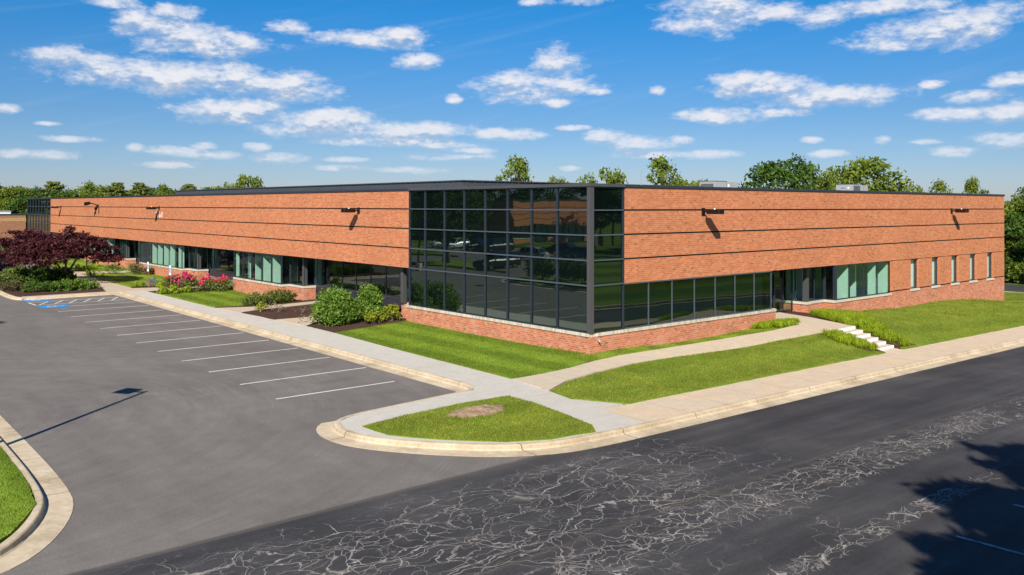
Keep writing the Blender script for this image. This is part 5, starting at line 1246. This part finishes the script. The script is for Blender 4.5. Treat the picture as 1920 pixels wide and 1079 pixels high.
lamp_post(-21.2, -.30, 6.35, 'lamp post on the near kerbed island, its long shadow lying across the lot', (-.55, .83))
lamp_post(-21.35, 20.5, 6.2, 'lamp post farther along the island, only its shadow tip showing', (-.55, .83))
lamp_post(-20.3, 41.5, 6.5, 'lamp post across the lot, seen mirrored in the glass')

M_TYRE = simple('tyre', (.012, .012, .013), .85); M_RIM = simple('rim', (.45, .46, .48), .3, .8)
M_CARGLASS = simple('car_glass', (.012, .015, .018), .05, 0, .02, 1, .9)
M_RED = simple('tail_lamp', (.35, .01, .01), .25); M_HEAD = simple('head_lamp', (.6, .6, .6), .2)
def carpaint(name, c): return simple(name, c, .22, .25, .03, 1, .7)
PAINT = {'navy': carpaint('paint_navy', (.010, .016, .040)), 'white': carpaint('paint_white', (.72, .73, .74)), 'black': carpaint('paint_black', (.010, .010, .012)), 'blue': carpaint('paint_blue', (.03, .09, .22)), 'silver': carpaint('paint_silver', (.35, .36, .38)), 'red': carpaint('paint_red', (.18, .01, .015))}
def car_parts(suv):
    L_, W_ = (4.75, .92) if suv else (4.65, .90); hb = 1.02 if suv else .90; ht = 1.70 if suv else 1.44
    xs = [-.50, -.485, -.44, -.30, -.12, .05, .22, .36, .455, .49, .50]
    top = [.55, .78, hb - .06, hb, hb, hb - .01, hb - .05, hb - .13, .70, .60, .50] if not suv else [.60, .95, hb, hb, hb, hb, hb - .02, hb - .07, .82, .7, .55]
    wd = [.80, .90, .96, 1, 1, 1, 1, .98, .92, .84, .76]
    rings = []
    for x, h, w in zip(xs, top, wd):
        ww = W_ * w; r = [(-ww * .92, .24), (-ww, .40), (-ww, h - .14), (-ww * .93, h - .03), (-ww * .6, h + .01), (ww * .6, h + .01), (ww * .93, h - .03), (ww, h - .14), (ww, .40), (ww * .92, .24)]
        rings.append([(x * L_, a, b) for a, b in r])
    body = MB().loft(rings)
    gx = [(-.40, hb - .04, hb - .02, .90), (-.29 if not suv else -.44, ht - .16, hb - .03, .84), (-.20, ht - .02, hb - .03, .80), (-.02, ht, hb - .03, .80), (.08, ht - .08, hb - .03, .81), (.235, hb - .04, hb - .05, .88)]
    if suv: gx[0] = (-.475, hb - .02, hb - .03, .88)
    rr = []
    for x, h, lo, w in gx:
        ww = W_ * w; wt = ww - max(0, h - lo) * .28
        rr.append([(x * L_, -ww * .98, lo), (x * L_, -wt, h - .02 if h > lo + .1 else h), (x * L_, -wt * .85, h + .015), (x * L_, wt * .85, h + .015), (x * L_, wt, h - .02 if h > lo + .1 else h), (x * L_, ww * .98, lo)])
    glass = MB().loft(rr)
    roof = MB(); r2 = []
    for x, h, lo, w in gx[1:5]:
        ww = W_ * w; wt = ww - max(0, h - lo) * .28; r2.append([(x * L_, -wt * 1.01, h - .05), (x * L_, -wt * .87, h + .03), (x * L_, wt * .87, h + .03), (x * L_, wt * 1.01, h - .05)])
    roof.loft(r2)
    pil = MB()
    for s in (-1, 1):
        for i in range(len(gx) - 1):
            pass
        for (i, j) in ((0, 1), (4, 5)):
            a = gx[i]; b = gx[j]; pa = (a[0] * L_, s * (W_ * a[3] * .99 - max(0, a[1] - a[2]) * .28), a[1]); pb = (b[0] * L_, s * (W_ * b[3] * .99 - max(0, b[1] - b[2]) * .28), b[1]); pil.tube([pa, pb], .035, 6)
        for x in (-.22, -.03): pil.tube([(x * L_, s * W_ * .855, hb - .03), (x * L_, s * (W_ * .81 - (ht - hb) * .27), ht - .03)], .03, 6)
    return body, glass, roof, pil, L_, W_, hb, ht
CARP = {}
def car(x, y, rz, colr, suv, label, group=None, zf=Vz):
    z = float(zf(x, y)); t = empty('parked_car', (x, y, z), label, 'car', group, rz)
    key = (suv, colr)
    if key not in CARP:
        b, g, r, p, L_, W_, hb, ht = car_parts(suv); pm = PAINT[colr]; q = []
        def add(name, mb, mat, loc=(0, 0, 0), kids=()): me = mb.mesh(name); me.materials.append(mat); q.append((name, me, loc, kids)); return me
        add('body', b, pm); add('windows', g, M_CARGLASS); add('roof', r, pm); add('pillars', p, pm)
        rw = .34; ty = MB(); n = 22
        prof = [(.10, rw - .12), (.11, rw - .02), (.08, rw), (-.08, rw), (-.11, rw - .02), (-.10, rw - .12)]
        ty.loft([[(rr_ * math.cos(a), yy, rr_ * math.sin(a)) for yy, rr_ in prof] for a in [2 * math.pi * i / n for i in range(n + 1)]], caps=False)
        rm = MB(); rm.tube([(0, -.06, 0), (0, .06, 0)], rw - .11, 18)
        for k in range(5):
            a = 2 * math.pi * k / 5
            for s in (-1, 1): rm.tube([(0, s * .085, 0), (.21 * math.cos(a), s * .075, .21 * math.sin(a))], .028, 4)
        tm = ty.mesh('tyre'); tm.materials.append(M_TYRE); tm.shade_smooth(); rmm = rm.mesh('rim'); rmm.materials.append(M_RIM)
        for sx in (-.30, .31):
            for sy in (-1, 1):
                arch = None; q.append(('wheel', tm, (sx * L_, sy * (W_ - .10), rw), (('rim', rmm),)))
        for s in (-1, 1):
            add('tail_lamp', MB().box(-.502 * L_, -.47 * L_, s * W_ * .52, s * W_ * .90, hb - .28, hb - .13), M_RED)
            add('headlight', MB().box(.455 * L_, .488 * L_, s * W_ * .50, s * W_ * .86, .58, .70), M_HEAD)
            add('mirror', MB().box(.13 * L_, .16 * L_, s * W_ * .98, s * (W_ + .14), hb, hb + .13), pm)
        add('number_plate', MB().box(-.506 * L_, -.499 * L_, -.22, .22, .62, .76), M_WHITE)
        CARP[key] = q
    for name, me, loc, kids in CARP[key]:
        o = bpy.data.objects.new(name, me); COL.objects.link(o); o.parent = t; o.location = loc
        for kn, km in kids: k = bpy.data.objects.new(kn, km); COL.objects.link(k); k.parent = o
    return t
car(-10.2, 63.0, math.pi, 'navy', False, 'dark navy car parked at the left edge behind the planting island')
GC = 'cars across the lot mirrored in the glass'
car(-45.0, 69.0, 0, 'white', False, 'white car parked across the lot, nearer one, mirrored in the glass', GC)
car(-45.2, 71.9, 0, 'white', False, 'white car parked across the lot, second one, mirrored in the glass', GC)
car(-45.0, 63.8, 0, 'black', False, 'black car parked across the lot beside the white ones, mirrored in the glass', GC)
car(-45.1, 61.0, 0, 'black', True, 'black off-road vehicle in the mirrored row across the lot', GC)
car(-27.0, 38.5, 0, 'black', True, 'big black vehicle parked under the mirrored trees', GC)
car(-38.0, 46.5, 1.2, 'silver', False, 'silver car among the mirrored cars in the middle of the lot', GC)
car(-42.0, 43.0, 1.2, 'blue', False, 'blue car among the mirrored cars in the middle of the lot', GC)
car(-48.0, 52.0, 1.2, 'black', False, 'dark car at the far side of the mirrored row', GC)
car(-17.5, 70.5, 0, 'white', True, 'white vehicle mirrored in the ribbon windows of the second bay', GC)
car(-17.0, 76.5, 0, 'blue', False, 'blue car mirrored in the ribbon windows of the second bay', GC)
for (a, b) in ((-60, 56), (-60, 78)):
    pass
struct(sheet('verge', [(-34, 54), (-30, 100), (-36, 110), (-70, 150), (-69.5, 62), (-58, 60), (-50, 77), (-40, 74), (-36, 60)], Cz, 0, 3, .15, M_FIELD))
struct(sheet('verge', [(-200, -8), (-96, -8), (-96, 60), (-111, 61), (-111, 160), (-200, 160)], Cz, 0, 6, .15, M_FIELD))
struct(sheet('verge', [(-24.6, 34), (-24.5, 49), (-29.5, 50), (-29.5, 44), (-24.6, 41)][::1], Cz, 0, 1, .15, M_LAWN_L))
